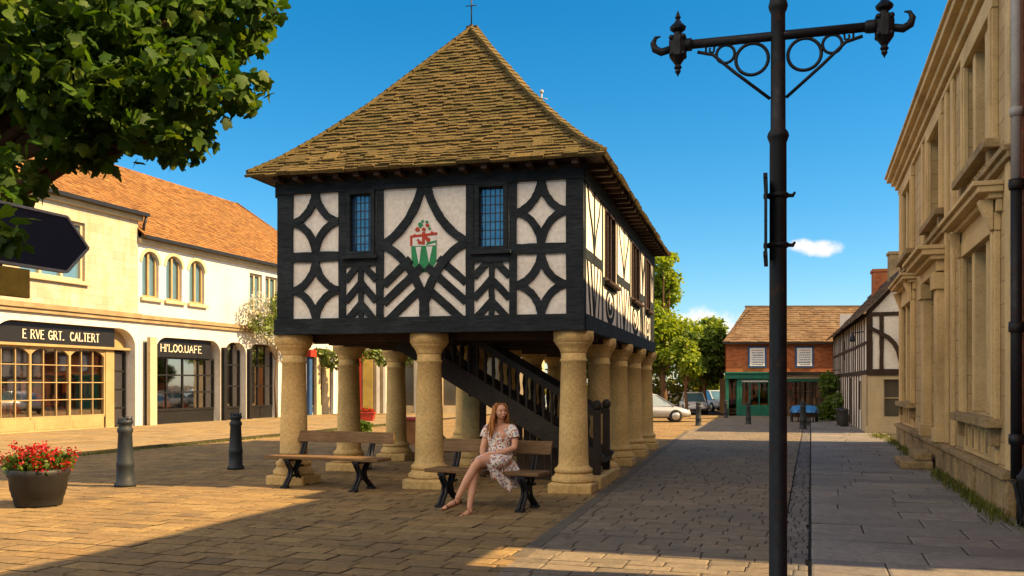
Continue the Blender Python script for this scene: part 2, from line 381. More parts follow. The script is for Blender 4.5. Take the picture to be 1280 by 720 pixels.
def slates(mb, A, B, w, prof, rows, wid=(.18,.34), th=.03, hipL=True, hipR=True, mi=0, jit=.012, lap=1.5, k=1.0):
    A, B, w = Vector(A), Vector(B), Vector(w).normalized(); e = (B-A); L = e.length; e.normalize()
    cum = [0]
    for (a, b), (c, d) in zip(prof, prof[1:]): cum.append(cum[-1]+math.hypot(c-a, d-b))
    def at(q):
        q = max(0, min(cum[-1], q))
        for i in range(len(prof)-1):
            if q <= cum[i+1]+1e-9:
                f = (q-cum[i])/(cum[i+1]-cum[i]); a, b = prof[i], prof[i+1]
                du, dh = b[0]-a[0], b[1]-a[1]; m = math.hypot(du, dh)
                return a[0]+du*f, a[1]+dh*f, -dh/m, du/m
    for r in range(rows):
        q0 = cum[-1]*r/rows; q1 = cum[-1]*min(rows, r+lap)/rows
        u0, h0, nu, nh = at(q0); u1, h1, _, _ = at(q1)
        lo, hi = (u0*k if hipL else 0), L-(u0*k if hipR else 0); lo1, hi1 = (u1*k if hipL else 0), L-(u1*k if hipR else 0)
        x = lo-random.uniform(0, wid[0]) if not hipL else lo
        while x < hi-.01:
            x2 = min(hi, x+random.uniform(*wid))
            if hi-x2 < wid[0]*.4: x2 = hi
            j = random.uniform(-jit, jit); tt = th*random.uniform(.7, 1.35); lift = random.uniform(0, jit*.6)
            uu, hh, _, _ = at(max(0, q0+j)) if q0+j > 0 else (u0+j, h0+j*.6, 0, 0)
            g = .004
            a0, a1 = max(x, lo)+g, x2-g; b0, b1 = max(lo1, min(hi1, a0)), max(lo1, min(hi1, a1))
            def P(xx, u, h, n): return A+e*xx+w*(u+nu*n)+Vector((0,0,h+nh*n))
            mb.hexa([P(a0,uu,hh,lift),P(a1,uu,hh,lift),P(b1,u1,h1,0),P(b0,u1,h1,0),
                     P(a0,uu,hh,tt+lift),P(a1,uu,hh,tt+lift),P(b1,u1,h1,tt*.3),P(b0,u1,h1,tt*.3)], mi)
            x = x2

MAPLE = [(0,.0),(.2,-.03),(.42,.08),(.38,.24),(.54,.42),(.48,.58),(.32,.56),(.26,.68),(.17,.86),(0,1.0)]
def leaf_shape(kind):
    if kind == 'maple':
        rt = MAPLE; lf = [(-x,y) for x,y in rt[1:-1]][::-1]; pts = rt+lf
        vs = [(0,.35,.04)]+[(x,y,-.10*abs(x)-.12*max(0,y-.4)) for x,y in pts]
        n = len(pts); fs = [(0, 1+i, 1+(i+1)%n) for i in range(n)]
        return np.array(vs), fs
    if kind == 'blade': return np.array([(-.08,0,0),(.08,0,0),(.02,1,.1),(-.02,1,.1)]), [(0,1,2,3)]
    return np.array([(0,0,0),(.36,.32,.06),(.3,.72,.03),(0,1,-.06),(-.3,.72,.03),(-.36,.32,.06)]), [(0,1,2,3),(0,3,4,5)]
def scatter(name, pos, size, kind, mat, parent=None, up=None, seed=1, droop=.5):
    rng = np.random.default_rng(seed); base, fs = leaf_shape(kind); N = len(pos); k = len(base)
    if up is None:
        az = rng.uniform(0, 2*PI, N); pitch = rng.normal(-droop, .5, N); roll = rng.normal(0, .6, N)
    else:
        az = rng.uniform(0, 2*PI, N); pitch = rng.normal(up, .25, N); roll = rng.normal(0, .3, N)
    ca, sa, cp, sp, cr, sr = np.cos(az), np.sin(az), np.cos(pitch), np.sin(pitch), np.cos(roll), np.sin(roll)
    Y = np.stack([-sa*cp, ca*cp, sp], 1); X0 = np.stack([ca, sa, 0*ca], 1); Z0 = np.cross(X0, Y)
    X = X0*cr[:,None]+Z0*sr[:,None]; Z = np.cross(X, Y)
    sz = rng.uniform(size[0], size[1], N)[:,None,None]
    V = pos[:,None,:]+sz*(base[None,:,0:1]*X[:,None,:]+base[None,:,1:2]*Y[:,None,:]+base[None,:,2:3]*Z[:,None,:])
    lens = [len(f) for f in fs]; loops = np.array([i for f in fs for i in f])
    allloops = (loops[None,:]+(np.arange(N)*k)[:,None]).ravel()
    me = bpy.data.meshes.new(name); me.vertices.add(N*k); me.vertices.foreach_set('co', V.ravel())
    me.loops.add(len(allloops)); me.loops.foreach_set('vertex_index', allloops.astype(np.int32))
    tot = np.tile(lens, N); st = np.concatenate([[0], np.cumsum(tot)[:-1]])
    me.polygons.add(len(tot)); me.polygons.foreach_set('loop_start', st.astype(np.int32)); me.polygons.foreach_set('loop_total', tot.astype(np.int32))
    me.materials.append(M[mat]); me.update(calc_edges=True); me.validate()
    return link(name, me, parent)
def blob_points(blobs, n, seed=3, shell=.45):
    rng = np.random.default_rng(seed); vol = np.array([b[3]*b[4]*b[5] for b in blobs])**.75; vol = vol/vol.sum(); out = []
    for b, v in zip(blobs, vol):
        k = max(4, int(n*v)); d = rng.normal(size=(k,3)); d /= np.linalg.norm(d, axis=1)[:,None]
        r = shell+(1-shell)*rng.uniform(0, 1, k)**.6; r *= 1+rng.normal(0, .07, k)
        out.append(np.array(b[:3])+d*r[:,None]*np.array(b[3:6]))
    return np.concatenate(out)
# ------------------------------------------------------------------ setting
def paver_field(name, mat, t0, t1, s0, s1, dt, ds, z, gap=.012, h=.022, jit=.15, tilt=.003, lo=None, hi=None):
    mb = MB(); s = s0; T0, T1 = t0, t1
    while s < s1-.02:
        d = min(s1-s, random.uniform(*ds)); t0 = lo(s+d/2) if lo else T0; t1 = hi(s+d/2) if hi else T1; t = t0-random.uniform(0, dt[0])
        while t < t1:
            w = random.uniform(*dt); a, b = max(t0, t), min(t1, t+w); t += w
            if b-a < .03: continue
            g = gap*.28+random.uniform(0, gap*.3); gr = gap*.6+random.uniform(0, gap*.35); c = min(.02, d*.1)
            dz = random.uniform(-tilt, tilt); sl = random.uniform(-tilt, tilt); sk = random.uniform(-gap, gap)*.4
            A = [(a+g, s+gr+sk), (b-g, s+gr-sk), (b-g, s+d-gr-sk), (a+g, s+d-gr+sk)]
            I = [(a+g+c, s+gr+c), (b-g-c, s+gr+c), (b-g-c, s+d-gr-c), (a+g+c, s+d-gr-c)]
            zz = [z+h+dz-sl, z+h+dz+sl, z+h+dz+sl, z+h+dz-sl]
            vs = [(x,y,z-.01) for x,y in A]+[(x,y,q-.006) for (x,y),q in zip(A,zz)]+[(x,y,q) for (x,y),q in zip(I,zz)]
            fs = [(i,(i+1)%4,4+(i+1)%4,4+i) for i in range(4)]+[(4+i,4+(i+1)%4,8+(i+1)%4,8+i) for i in range(4)]+[(8,9,10,11)]
            mb.add(vs, fs[:4], 1); mb.f.extend(tuple(i+len(mb.v)-12 for i in f) for f in fs[4:]); mb.m.extend([0]*5); mb.sm.extend([False]*5)
        s += d
    o = mb.build(name, [mat, 'joint']); o.rotation_euler = (0,0,STREET); return struct(o)
g = MB(); g.box(-600, 600, -600, 600, -.5, -.012); struct(g.build('ground', 'joint'))
edge_dir = (math.sin(-HALL+STREET), math.cos(-HALL+STREET))
# line of dark granite edging beside the hall, in street coordinates
E0 = (-2.55, 12.0)
def edge_t(s): return -2.83+(s-13.0)*math.tan(R(-3.5))
def in_edge(t, s): return abs(t-edge_t(s)) < .1 and s < 40
paver_field('square_paving', 'paver', -15.4, -.28, 3.5, 47, (.27,.52), (.2,.29), 0, gap=.014, hi=lambda s: edge_t(min(s,31.5))+.02, tilt=.0025)
paver_field('street_paving', 'street', -6, -.28, 3.5, 47, (.28,.48), (.17,.25), 0, gap=.011, lo=lambda s: edge_t(min(s,31.5))-.02, tilt=.002)
paver_field('drain_channel', 'sett', -.27, -.02, 3, 36, (.12,.13), (.13,.24), 0, gap=.01, h=.018, tilt=.002)
paver_field('pavement', 'flag', 0, 2.28, 1, 46, (.7,1.5), (.42,.72), 0, gap=.014, h=.026, tilt=.003)
f = MB(); f.box(-23.2, -15.42, 4, 50, -.2, .085); o = f.build('footway', 'joint'); o.rotation_euler = (0,0,STREET); struct(o)
paver_field('footway_paving', 'footway', -23.0, -15.75, 8, 48, (.5,.9), (.4,.6), .086, gap=.012, h=.016)
paver_field('kerb', 'footway', -15.74, -15.42, 6, 48, (.31,.32), (.8,1.1), .086, gap=.012, h=.016)
f = MB()
for i in range(26):
    a = 8.0+i*.9; b = a+.885; w = .075
    f.hexa([(edge_t(a)-w,a,-.01),(edge_t(a)+w,a,-.01),(edge_t(b)+w,b,-.01),(edge_t(b)-w,b,-.01),(edge_t(a)-w,a,.027),(edge_t(a)+w,a,.027),(edge_t(b)+w,b,.027),(edge_t(b)-w,b,.027)])
o = f.build('edging_strip', 'edging', bevel=.008); o.rotation_euler = (0,0,STREET); struct(o)
# moss in the gutter below the footway kerb and at the foot of the stone house
pts = [S(-15.3+RNG.normal(0,.09), 14+RNG.uniform(0,22), .02) for _ in range(5200)]
o = scatter('moss_grass', np.array([tuple(p) for p in pts]), (.03,.09), 'blade', 'grass', up=1.0, seed=5); struct(o, 'stuff')
tag(o, 'low green moss and grass growing in the gutter along the footway kerb', 'grass')
pts = []
for k in range(2600):
    c = RNG.choice([12.3,13.2,14.0,15.3,16.2,17.2,21,22,23.6,26,27.5]); pts.append(S(2.16-abs(RNG.normal(0,.09)), c+RNG.normal(0,.5), .02))
for k in range(500): pts.append(S(1.95+RNG.normal(0,.12), 29.6+RNG.normal(0,.5), .02))
o = scatter('wall_grass', np.array([tuple(p) for p in pts]), (.04,.14), 'blade', 'grass', up=1.0, seed=6); struct(o, 'stuff')
tag(o, 'tufts of grass and weeds along the foot of the stone house', 'grass')

# ------------------------------------------------------------------ market hall
H = thing('market_hall', 'black and white timber framed market hall raised on stone columns under a steep roof', 'market hall', (1.03,13.2,0), HALL)
W, D, ZB, ZT, ZE = 4.85, 9.9, 2.37, 4.62, 4.82
F0 = FRONT; FS = RIGHT
# plaster panels behind the frame
def wall_part(F, u0, u1, ops):
    m = MB(); facade(m, F, u0, u1, ZB+.02, ZT+.1, ops, .14); return m.build('wall', 'plaster', H)
winsF = [(-3.61,-3.27,3.62,4.5), (-1.56,-1.18,3.62,4.5)]
winsS = [(2.0,3.1,3.36,4.46), (5.5,6.7,3.36,4.46), (8.1,8.95,3.36,4.46)]
wall_part(shifted(F0), -W, 0, winsF)
wall_part(FS, .02, D, winsS)
wall_part(shifted(LEFT, -W), .02, D, [])
wall_part(shifted(BACK, 0, D), -W+.02, -.02, [])
dd = [0]
def dep(base=.028):
    dd[0] = (dd[0]+1) % 17; return base+dd[0]*.0013
tf = MB()
def st(a, b, w, j=.006): tf.fstrip(CUR, line(a, b, 7), w, .0, dep(), 0, j)
CUR = F0
# sill beam, wall plate, posts and rails of the front
tf.fbox(F0, -W-.03, .02, ZB, 2.61, -.13, .075); tf.fbox(F0, -W-.02, .012, 4.55, ZE-.02, -.13, .055)
for a, b in ((-W,-4.58), (-3.81,-3.69), (-3.19,-3.07), (-1.763,-1.64), (-1.10,-.99), (-.254,0)): st(((a+b)/2,2.6), ((a+b)/2,4.56), b-a, .004)
for a, b in ((-4.6,-3.8), (-1.0,-.24)): st((a,3.565), (b,3.565), .15)
def flat(p, k):      # arc eased towards its chord
    a, b = Vector(p[0]), Vector(p[-1]); n = len(p)-1
    return [tuple(Vector(q)*(1-k)+(a.lerp(b, i/n))*k) for i, q in enumerate(p)]
def quatrefoil(u0, u1, z0, z1, w):
    cx, cz, rx, rz = (u0+u1)/2, (z0+z1)/2, (u1-u0)/2, (z1-z0)/2
    for (x, z, a) in ((u0,z0,0), (u1,z0,PI/2), (u1,z1,PI), (u0,z1,1.5*PI)):
        tf.fstrip(CUR, flat(arc(x, z, rx, rz, a, a+PI/2, 14), .22), w, 0, dep(), 0, .005)
for u0, u1 in ((-4.58,-3.81), (-.99,-.254)):
    quatrefoil(u0, u1, 2.6, 3.49, .112); quatrefoil(u0, u1, 3.64, 4.56, .112)
# chevron panels under the windows
for u0, u1 in ((-3.69,-3.19), (-1.64,-1.10)):
    c = (u0+u1)/2; hw = (u1-u0)/2
    st((u0,3.49), (u1,3.49), .19); st((c,2.6), (c,3.45), .085)
    for z in (2.66, 2.98, 3.3):
        for sg in (-1, 1): tf.fstrip(F0, line((c,z+.16), (c+sg*hw,z-.12), 4), .105, 0, dep(), 0, .004)
# centre panel: big curved lozenge over rising diagonals
u0, u1, c = -3.07, -1.763, -2.4165; hw = (u1-u0)/2; mz = 3.72
for (x, a) in ((u0, 0), (u1, PI/2)):
    pass
tf.fstrip(F0, flat(arc(u0, 4.62, hw-.02, .9, 1.5*PI, 2*PI, 16), .45), .125, 0, dep(), 0, .005)
tf.fstrip(F0, flat(arc(u1, 4.62, hw-.02, .9, PI, 1.5*PI, 16), .45), .125, 0, dep(), 0, .005)
tf.fstrip(F0, flat(arc(u0, 2.86, hw-.02, .84, 0, PI/2, 16), .45), .125, 0, dep(), 0, .005)
tf.fstrip(F0, flat(arc(u1, 2.86, hw-.02, .84, PI/2, PI, 16), .45), .125, 0, dep(), 0, .005)
st((c,2.6), (c,3.05), .15)
for k, (za, zb) in enumerate(((2.50, 3.02), (2.82, 3.34), (3.10, 3.60))):
    for sg in (-1, 1):
        x1 = c+sg*hw; x0 = c+sg*(.04 if k < 2 else .22); zz0 = zb+.02 if k < 2 else zb-.12
        tf.fstrip(F0, line((x1, za), (x0, zz0), 5), .12, 0, dep(.016), 0, .004)
o = tf.build('timber_frame', 'timber', H)
# right-hand side frame
def dep(base=.006):
    dd[0] = (dd[0]+1) % 17; return base+dd[0]*.0005
tf = MB(); CUR = FS
tf.fbox(FS, -.0, D+.03, ZB+.003, 2.61, -.13, .04); tf.fbox(FS, 0, D+.02, 4.52, ZE-.02, -.13, .03)
for c_, w in ((.1,.16), (1.72,.13), (3.4,.13), (5.25,.13), (6.98,.13), (7.9,.12), (9.12,.12), (D-.1,.16)): st((c_,2.6), (c_,4.55), w)
for a, b in ((.1,1.7), (3.4,5.25), (6.98,7.9), (9.1,D-.1)): st((a,3.5), (b,3.5), .15)
for a, b in ((.2,1.62), (3.5,5.16), (7.05,7.85), (9.2,D-.2)):
    m_ = (a+b)/2; q = (b-a)
    st((m_,3.5), (m_,4.55), .065)
    for sg in (-1, 1):      # branching braces above, V struts below
        tf.fstrip(FS, [(m_+sg*.02,3.6), (m_+sg*q*.14,3.95), (m_+sg*q*.33,4.25), (m_+sg*q*.45,4.56)], .075, 0, dep(), 0, .005)
        st((m_+sg*.03,2.6), (m_+sg*q*.25,3.45), .075); st((m_+sg*q*.25,2.6), (m_+sg*q*.46,3.45), .065)
    st((m_,2.6), (m_,3.45), .06)
for w_ in winsS:
    m_ = (w_[0]+w_[1])/2; rr = (w_[1]-w_[0])*.4
    st((w_[0]-.2,3.27), (w_[1]+.2,3.27), .13)
    tf.fstrip(FS, arc(m_, 2.93, rr, .27, 0, 2*PI, 22), .1, 0, dep(), 0, .004)
    tf.fstrip(FS, arc(m_, 2.93, rr*.45, .12, PI*.6, 2.2*PI, 12), .085, 0, dep(), 0, .004)
    st((m_,2.6), (m_,2.72), .1)
tf.build('timber_frame', 'timber', H)
for F, a, b in ((shifted(LEFT,-W), 0, D), (shifted(BACK,0,D), -W+.08, -.08)):
    tf = MB(); CUR = F
    tf.fbox(F, a, b, ZB+.002, 2.61, -.13, .07); tf.fbox(F, a, b, 4.52, ZE-.02, -.13, .05)
    for k in range(7): st((a+.1+(b-a-.2)*k/6,2.6), (a+.1+(b-a-.2)*k/6,4.55), .16)
    st((a+.1,3.5), (b-.1,3.5), .15); tf.build('timber_frame', 'timber', H)
# windows: pane with leads, frame, sill
def leaded(F, u0, u1, z0, z1, nu, nz, mull=0):
    p = MB(); pr = .018 if mull else .062
    p.fbox(F, u0-.02, u1+.02, z0-.02, z1+.02, -.06, -.05, 0)
    for i in range(1, nu):
        x = u0+(u1-u0)*i/nu; p.fbox(F, x-.006, x+.006, z0, z1, -.055, -.041, 1)
    for i in range(1, nz):
        z = z0+(z1-z0)*i/nz; p.fbox(F, u0, u1, z-.006, z+.006, -.055, -.043, 1)
    p = p.build('window', ['winglass','lead'], H)
    f = MB(); w = .065
    f.fbox(F, u0-w, u0+.005, z0-w, z1+w, -.05, pr); f.fbox(F, u1-.005, u1+w, z0-w, z1+w, -.05, pr)
    f.fbox(F, u0, u1, z1-.005, z1+w, -.05, pr-.002); f.fbox(F, u0, u1, z0-w, z0+.005, -.05, pr-.002)
    for i in range(1, mull+1):
        x = u0+(u1-u0)*i/(mull+1); f.fbox(F, x-.035, x+.035, z0, z1, -.05, -.005)
    f.build('frame', 'oldtimber' if mull else 'timber', p, bevel=.004)
    s_ = MB(); s_.fbox(F, u0-.12, u1+.12, z0-.115, z0-.062, -.05, .11); s_.build('sill', 'oldtimber' if mull else 'timber', p, bevel=.006)
for w in winsF: leaded(F0, *w, 5, 7)
for w in winsS: leaded(FS, *w, 6, 7, 2)
# coat of arms painted on a thin board in the middle lozenge
cr = MB(); cx, cz = -2.43, 3.52
def cp(poly, d, mi): cr.fpoly(F0, [(cx+x, cz+z) for x, z in poly], .002, d, mi)
cp([(-.2,.16), (.2,.22), (.2,-.08), (.1,-.24), (-.09,-.25), (-.19,-.1)], .008, 0)
cp([(-.13,.14), (-.04,.14), (-.075,-.13)], .0105, 1); cp([(.04,.14), (.14,.14), (.085,-.10)], .0105, 1)
cp([(-.19,.155), (.19,.155), (.19,.30), (-.19,.28)], .0095, 1)
cp([(-.215,.275), (.21,.315), (.21,.35), (-.215,.315)], .0115, 2); cp([(-.215,.16), (-.18,.16), (-.18,.30), (-.215,.30)], .0125, 2)
cp([(-.025,.17), (.02,.17), (.02,.36), (-.025,.36)], .013, 2); cp([(.04,.16), (.2,.2), (.2,.23), (.05,.2)], .013, 0)
for x, z, r, mi in ((-.06,.2,.035,2), (.07,.24,.035,2), (-.1,.4,.035,2), (.06,.46,.028,2), (-.05,.47,.04,0), (.0,.4,.03,2), (.09,.41,.022,0), (-.02,.52,.02,0), (.05,.51,.022,0), (-.14,.31,.025,2), (.13,.345,.022,2), (-.09,.24,.02,2), (.02,.28,.04,2)):
    cr.fpoly(F0, [(cx+x+r*math.cos(a)*random.uniform(.75,1.2), cz+z+r*math.sin(a)*random.uniform(.75,1.2)) for a in [k*PI/5 for k in range(10)]], .002, .0142+r*.02, mi)
cr.build('coat_of_arms', ['shieldgreen','white','shieldred'], H)
# roof
prof = [(0,0), (.35,.27), (.8,.70), (1.4,1.34), (2.76,3.0)]
ov = .34; xl, xr, yf, yb = -W-ov, ov, -ov, D+ov
rf = MB()
slates(rf, (xl,yf,ZE), (xr,yf,ZE), (0,1,0), prof, 44, (.09,.2), .036, jit=.016)
slates(rf, (xr,yf,ZE), (xr,yb,ZE), (-1,0,0), prof, 44, (.2,.4), .036, jit=.016)
slates(rf, (xr,yb,ZE), (xl,yb,ZE), (0,-1,0), prof, 40, (.25,.45), .05, jit=.02)
slates(rf, (xl,yb,ZE), (xl,yf,ZE), (1,0,0), prof, 40, (.25,.45), .05, jit=.02)
# thick irregular eaves course
slates(rf, (xl-.03,yf-.03,ZE-.055), (xr+.03,yf-.03,ZE-.055), (0,1,0), prof[:3], 3, (.16,.34), .05, jit=.015)
slates(rf, (xr+.03,yf-.03,ZE-.055), (xr+.03,yb,ZE-.055), (-1,0,0), prof[:3], 3, (.2,.4), .05, jit=.015)
roof = rf.build('roof', 'slate', H)
m = MB()
for (q0, q1) in zip(prof, prof[1:]):   # deck under the slates, four sides
    for P in (lambda u,h: [(xl+u,yf+u,ZE+h-.02),(xr-u,yf+u,ZE+h-.02)], lambda u,h: [(xr-u,yf+u,ZE+h-.02),(xr-u,yb-u,ZE+h-.02)],
              lambda u,h: [(xr-u,yb-u,ZE+h-.02),(xl+u,yb-u,ZE+h-.02)], lambda u,h: [(xl+u,yb-u,ZE+h-.02),(xl+u,yf+u,ZE+h-.02)]):
        a = P(*q0); b = P(*q1); m.add(a+b[::-1], [(0,1,2,3)])
m.build('roof_deck', 'oldtimber', roof)
m = MB(); hp = []
for (x, y, sx, sy) in ((xl,yf,1,1), (xr,yf,-1,1), (xr,yb,-1,-1), (xl,yb,1,-1)):
    n = 34
    for i in range(n):
        def hpnt(f):
            f *= prof[-1][0]
            for a, b in zip(prof, prof[1:]):
                if f <= b[0]+1e-9: h = a[1]+(b[1]-a[1])*(f-a[0])/(b[0]-a[0]); break
            return Vector((x+sx*f, y+sy*f, ZE+h+.03))
        a = hpnt(i/n); b = hpnt(min(1, (i+1.25)/n)); m.bar(a+Vector((0,0,.02)), b, .13*random.uniform(.85,1.15), .05)
m.bar((-W/2,yf+2.76,ZE+3.03), (-W/2,yb-2.76,ZE+3.03), .2, .09)
m.build('ridge_and_hips', 'slate', roof)
rt = MB(); rt.box(-.045, .045, -.30, .1, -.05, .05); rt = rt.build('rafter_tail', 'oldtimber', H)
xs = [-W+.12+k*(W-.2)/14 for k in range(15)]; rt.location = (xs[0], 0, 4.76)
repeat(rt, [(x, 0, 4.76) for x in xs[1:]], H)
for y in [.25+k*.42 for k in range(23)]:
    c_ = rt.copy(); COL.objects.link(c_); c_.parent = H; c_.location = (0, y, 4.76); c_.rotation_euler = (0,0,PI/2)
m = MB(); m.fbox(shifted(FRONT), xl+.05, xr-.05, 4.80, 4.815, -.4, ov-.05); m.box(0.0, ov-.05, 0, yb-.1, 4.798, 4.812); m.build('soffit', 'oldtimber', H)
m = MB(); z0 = ZE+3.0; m.tube([(-W/2,yf+2.76,z0), (-W/2,yf+2.76,z0+.75)], .012, 6); m.tube([(-W/2-.1,yf+2.76,z0+.42), (-W/2+.1,yf+2.76,z0+.42)], .009, 5); m.ball((-W/2,yf+2.76,z0+.05), .05)
m.build('finial', 'iron', H)
m = MB(); yv = yb-2.2; m.tube([(-W/2,yv,z0-.1), (-W/2,yv,z0+.62)], .02, 6); m.ball((-W/2,yv,z0+.64), .05); m.tube([(-W/2,yv,z0+.5), (-W/2+.14,yv,z0+.45)], .012, 5); m.build('weather_vane', 'grey', H)
# floor and joists
m = MB(); m.box(-W+.05, -.05, .05, D-.05, 2.45, 2.5)
for k in range(16): y = .5+k*.59; m.box(-W+.08, -.08, y-.06, y+.06, 2.27, 2.448)
for x in (-W+.25, -2.44, -.25): m.box(x-.11, x+.11, .08, D-.08, 2.372, 2.452)
m.build('floor', 'oldtimber', H)
# columns
m = MB(); m.lathe([(.265,.3), (.28,.33), (.28,.36), (.245,.385), (.222,.42), (.216,.6), (.206,1.2), (.184,1.92), (.2,1.935), (.2,1.96), (.184,1.975), (.185,2.06)], n=32)
colm = m.build('column', 'column', H); colm.location = (-.2,.27,0)
m = MB(); m.lathe([(.186,2.055), (.20,2.075), (.2,2.095), (.235,2.15), (.268,2.185), (.275,2.2), (.275,2.215), (.295,2.225), (.297,2.36), (.29,2.37)], n=32); m.build('capital', 'column', colm)
m = MB(); m.box(-.325,.325,-.325,.325,0,.17); m.lathe([(.30,.165), (.322,.19), (.325,.215), (.315,.24), (.285,.262), (.27,.305)], n=32); m.build('plinth', 'column', colm, bevel=.035)
ys = [.27+k*2.34 for k in range(5)]
repeat(colm, [(x, y, 0) for y in ys for x in (-.2, -2.44, -4.72 if y < 1 else -4.84) if (x, y) != (-.2, ys[0])], H)
# stone block joining the first two columns on the street side
m = MB(); m.box(-.5, .15, .62, 2.25, 0, .2); m.build('stone_step', 'column', H, bevel=.03)
# staircase
z1, x1 = 2.40, -3.35; x0, z0 = -.02, .42; sl = (z1-z0)/(x1-x0)
sy0, sy1 = 1.0, 1.95
m = MB()
for y in (sy0, sy1): m.bar((x0+.1,y,z0+.1*sl), (x1-.25,y,z1-.25*sl), .07, .30, up=(0,0,1))
stair = m.build('staircase', 'stairwood', H)
tr = MB(); tr.box(-.15,.15, sy0+.04, sy1-.04, -.02, .02); tr = tr.build('tread', 'stairwood', stair); n = 11
tp = [(x0+(x1-x0)*k/n, 0, z0+(z1-z0)*k/n-.02) for k in range(n)]; tr.location = tp[0]
for l in tp[1:]:
    c_ = tr.copy(); COL.objects.link(c_); c_.parent = stair; c_.location = l
def pale(x, y):
    zb = z0+(x-x0)*sl
    return (x, y, zb+.1)
m = MB(); m.lathe([(.022,0), (.026,.08), (.018,.16), (.036,.3), (.024,.42), (.018,.5), (.03,.55), (.022,.62)], n=8); bal = m.build('baluster', 'stairwood', stair)
bp = [pale(x0-.12-k*.135, y) for y in (sy0, sy1) for k in range(19)]; bal.location = bp[0]
for l in bp[1:]:
    if l[2] > 2.1: continue
    c_ = bal.copy(); COL.objects.link(c_); c_.parent = stair; c_.location = l
    if l[2]+.62 > 2.36: c_.scale = (1,1,(2.36-l[2])/.62)
for y in (sy0, sy1):
    m = MB(); xt = x0-1.95; m.bar((x0,y,z0+.73), (xt,y,z0+.73+(xt-x0)*sl), .08, .1); m.build('handrail', 'stairwood', stair)
for (x, y, zb, zt) in ((.03,sy0,.2,1.2), (.03,sy1,.2,1.2), (-2.0,sy0+.09,1.4,2.4)):
    m = MB(); m.box(x-.055,x+.055,y-.055,y+.055,zb,zt); m.ball((x,y,zt+.07),(.075,.075,.085)); m.build('newel_post', 'stairwood', stair, bevel=.01)
m = MB()
for k in range(11):
    u = -.16-k*.118; m.fpoly(shifted(BACK,0,sy1-.2+random.uniform(-.02,.02)), [(u,.05), (u-.1,.05), (u-.1,max(.3,z0+(u-.1-x0)*sl-.05)), (u,max(.3,z0+(u-x0)*sl-.05))], 0, .03)
for u, w in ((-1.72,.12), (-2.08,.09)): m.box(u-w/2,u+w/2,sy1-.05,sy1+.06,.03,z0+(u-x0)*sl)
m.build('boarding', 'oldtimber', stair)

# ------------------------------------------------------------------ benches
def bench(label, loc, rot, L, lx):
    B = thing('bench', label, 'bench', loc, rot, 'benches in front of the market hall')
    m = MB(); m.box(-L,L,-.19,.2,.44,.49); m.build('seat', 'benchwood', B, bevel=.012)
    m = MB(); m.hexa([(-L+.02,.27,.68),(L-.02,.27,.68),(L-.02,.315,.685),(-L+.02,.315,.685),(-L+.02,.315,.85),(L-.02,.315,.85),(L-.02,.36,.85),(-L+.02,.36,.85)]); m.build('backrest', 'benchwood', B, bevel=.01)
    lg = MB()
    for dx in (-.026, .026):
        lg.tube([(dx,-.2,.0), (dx,-.17,.06), (dx,-.08,.17), (dx,-.06,.27), (dx,-.13,.36), (dx,-.16,.43)], [.03,.026,.023,.023,.024,.026], 7)
        lg.tube([(dx,.27,.0), (dx,.23,.07), (dx,.1,.17), (dx,.06,.27), (dx,.13,.36), (dx,.17,.43), (dx,.24,.52), (dx,.3,.67), (dx,.355,.84)], [.03,.026,.023,.023,.023,.024,.024,.022,.02], 7)
    lg.box(-.05,.05,-.18,.2,.405,.438); lg.tube([(0,-.08,.17), (0,.1,.17)], .02, 6); lg.tube([(0,-.06,.27), (0,.06,.27)], .035, 6)
    lg.box(-.055,.055,-.25,-.16,0,.03); lg.box(-.055,.055,.22,.31,0,.03); lg.box(-.05,.05,.12,.2,.3,.33)
    lg = lg.build('leg', 'iron', B); lg.location = (-lx,0,.0); repeat(lg, [(lx,0,0)], B); return B
bench('wooden bench with black iron legs standing empty between the left and middle columns', (-2.8,13.9,.02), R(-24), 1.02, .62)
BX, BY, BROT = -.33, 11.74, R(-24)
bench('wooden bench with black iron legs on which the woman sits', (BX,BY,.02), BROT, .80, .56)
# ------------------------------------------------------------------ lettering (thin strokes with serifs)
GL = {'E': ([[(0,0),(0,1)],[(0,1),(.5,1)],[(0,.52),(.4,.52)],[(0,0),(.54,0)]], .56),
 'R': ([[(0,0),(0,1)],[(0,1),(.3,1),(.45,.9),(.47,.75),(.42,.6),(.3,.52),(0,.52)],[(.25,.52),(.58,0)]], .58),
 'V': ([[(0,1),(.3,0)],[(.3,0),(.6,1)]], .6), 'G': ([[(.58,.82),(.45,.97),(.3,1),(.1,.85),(0,.5),(.1,.15),(.3,0),(.5,.05),(.6,.2)],[(.6,.2),(.6,.45)],[(.4,.45),(.66,.45)]], .66),
 'T': ([[(.3,0),(.3,1)],[(0,1),(.6,1)]], .6), 'C': ([[(.55,.82),(.42,.97),(.3,1),(.1,.85),(0,.5),(.1,.15),(.3,0),(.45,.03),(.58,.2)]], .58),
 'A': ([[(0,0),(.32,1)],[(.32,1),(.64,0)],[(.12,.38),(.52,.38)]], .64), 'L': ([[(0,0),(0,1)],[(0,0),(.5,0)],[(.5,0),(.5,.14)]], .5),
 'H': ([[(0,0),(0,1)],[(.55,0),(.55,1)],[(0,.52),(.55,.52)]], .55), 'I': ([[(0,0),(0,1)]], .06), 'F': ([[(0,0),(0,1)],[(0,1),(.5,1)],[(0,.52),(.4,.52)]], .5),
 'O': ([[(.3+.3*math.sin(a*PI/8),.5+.5*math.cos(a*PI/8)) for a in range(17)]], .6), 'U': ([[(0,1),(0,.25),(.1,.05),(.28,0),(.45,.05),(.55,.25),(.55,1)]], .55),
 '.': ([[(0,0),(.05,.05)]], .06), "'": ([[(0,1),(0,.78)]], .06), ' ': ([], .3)}
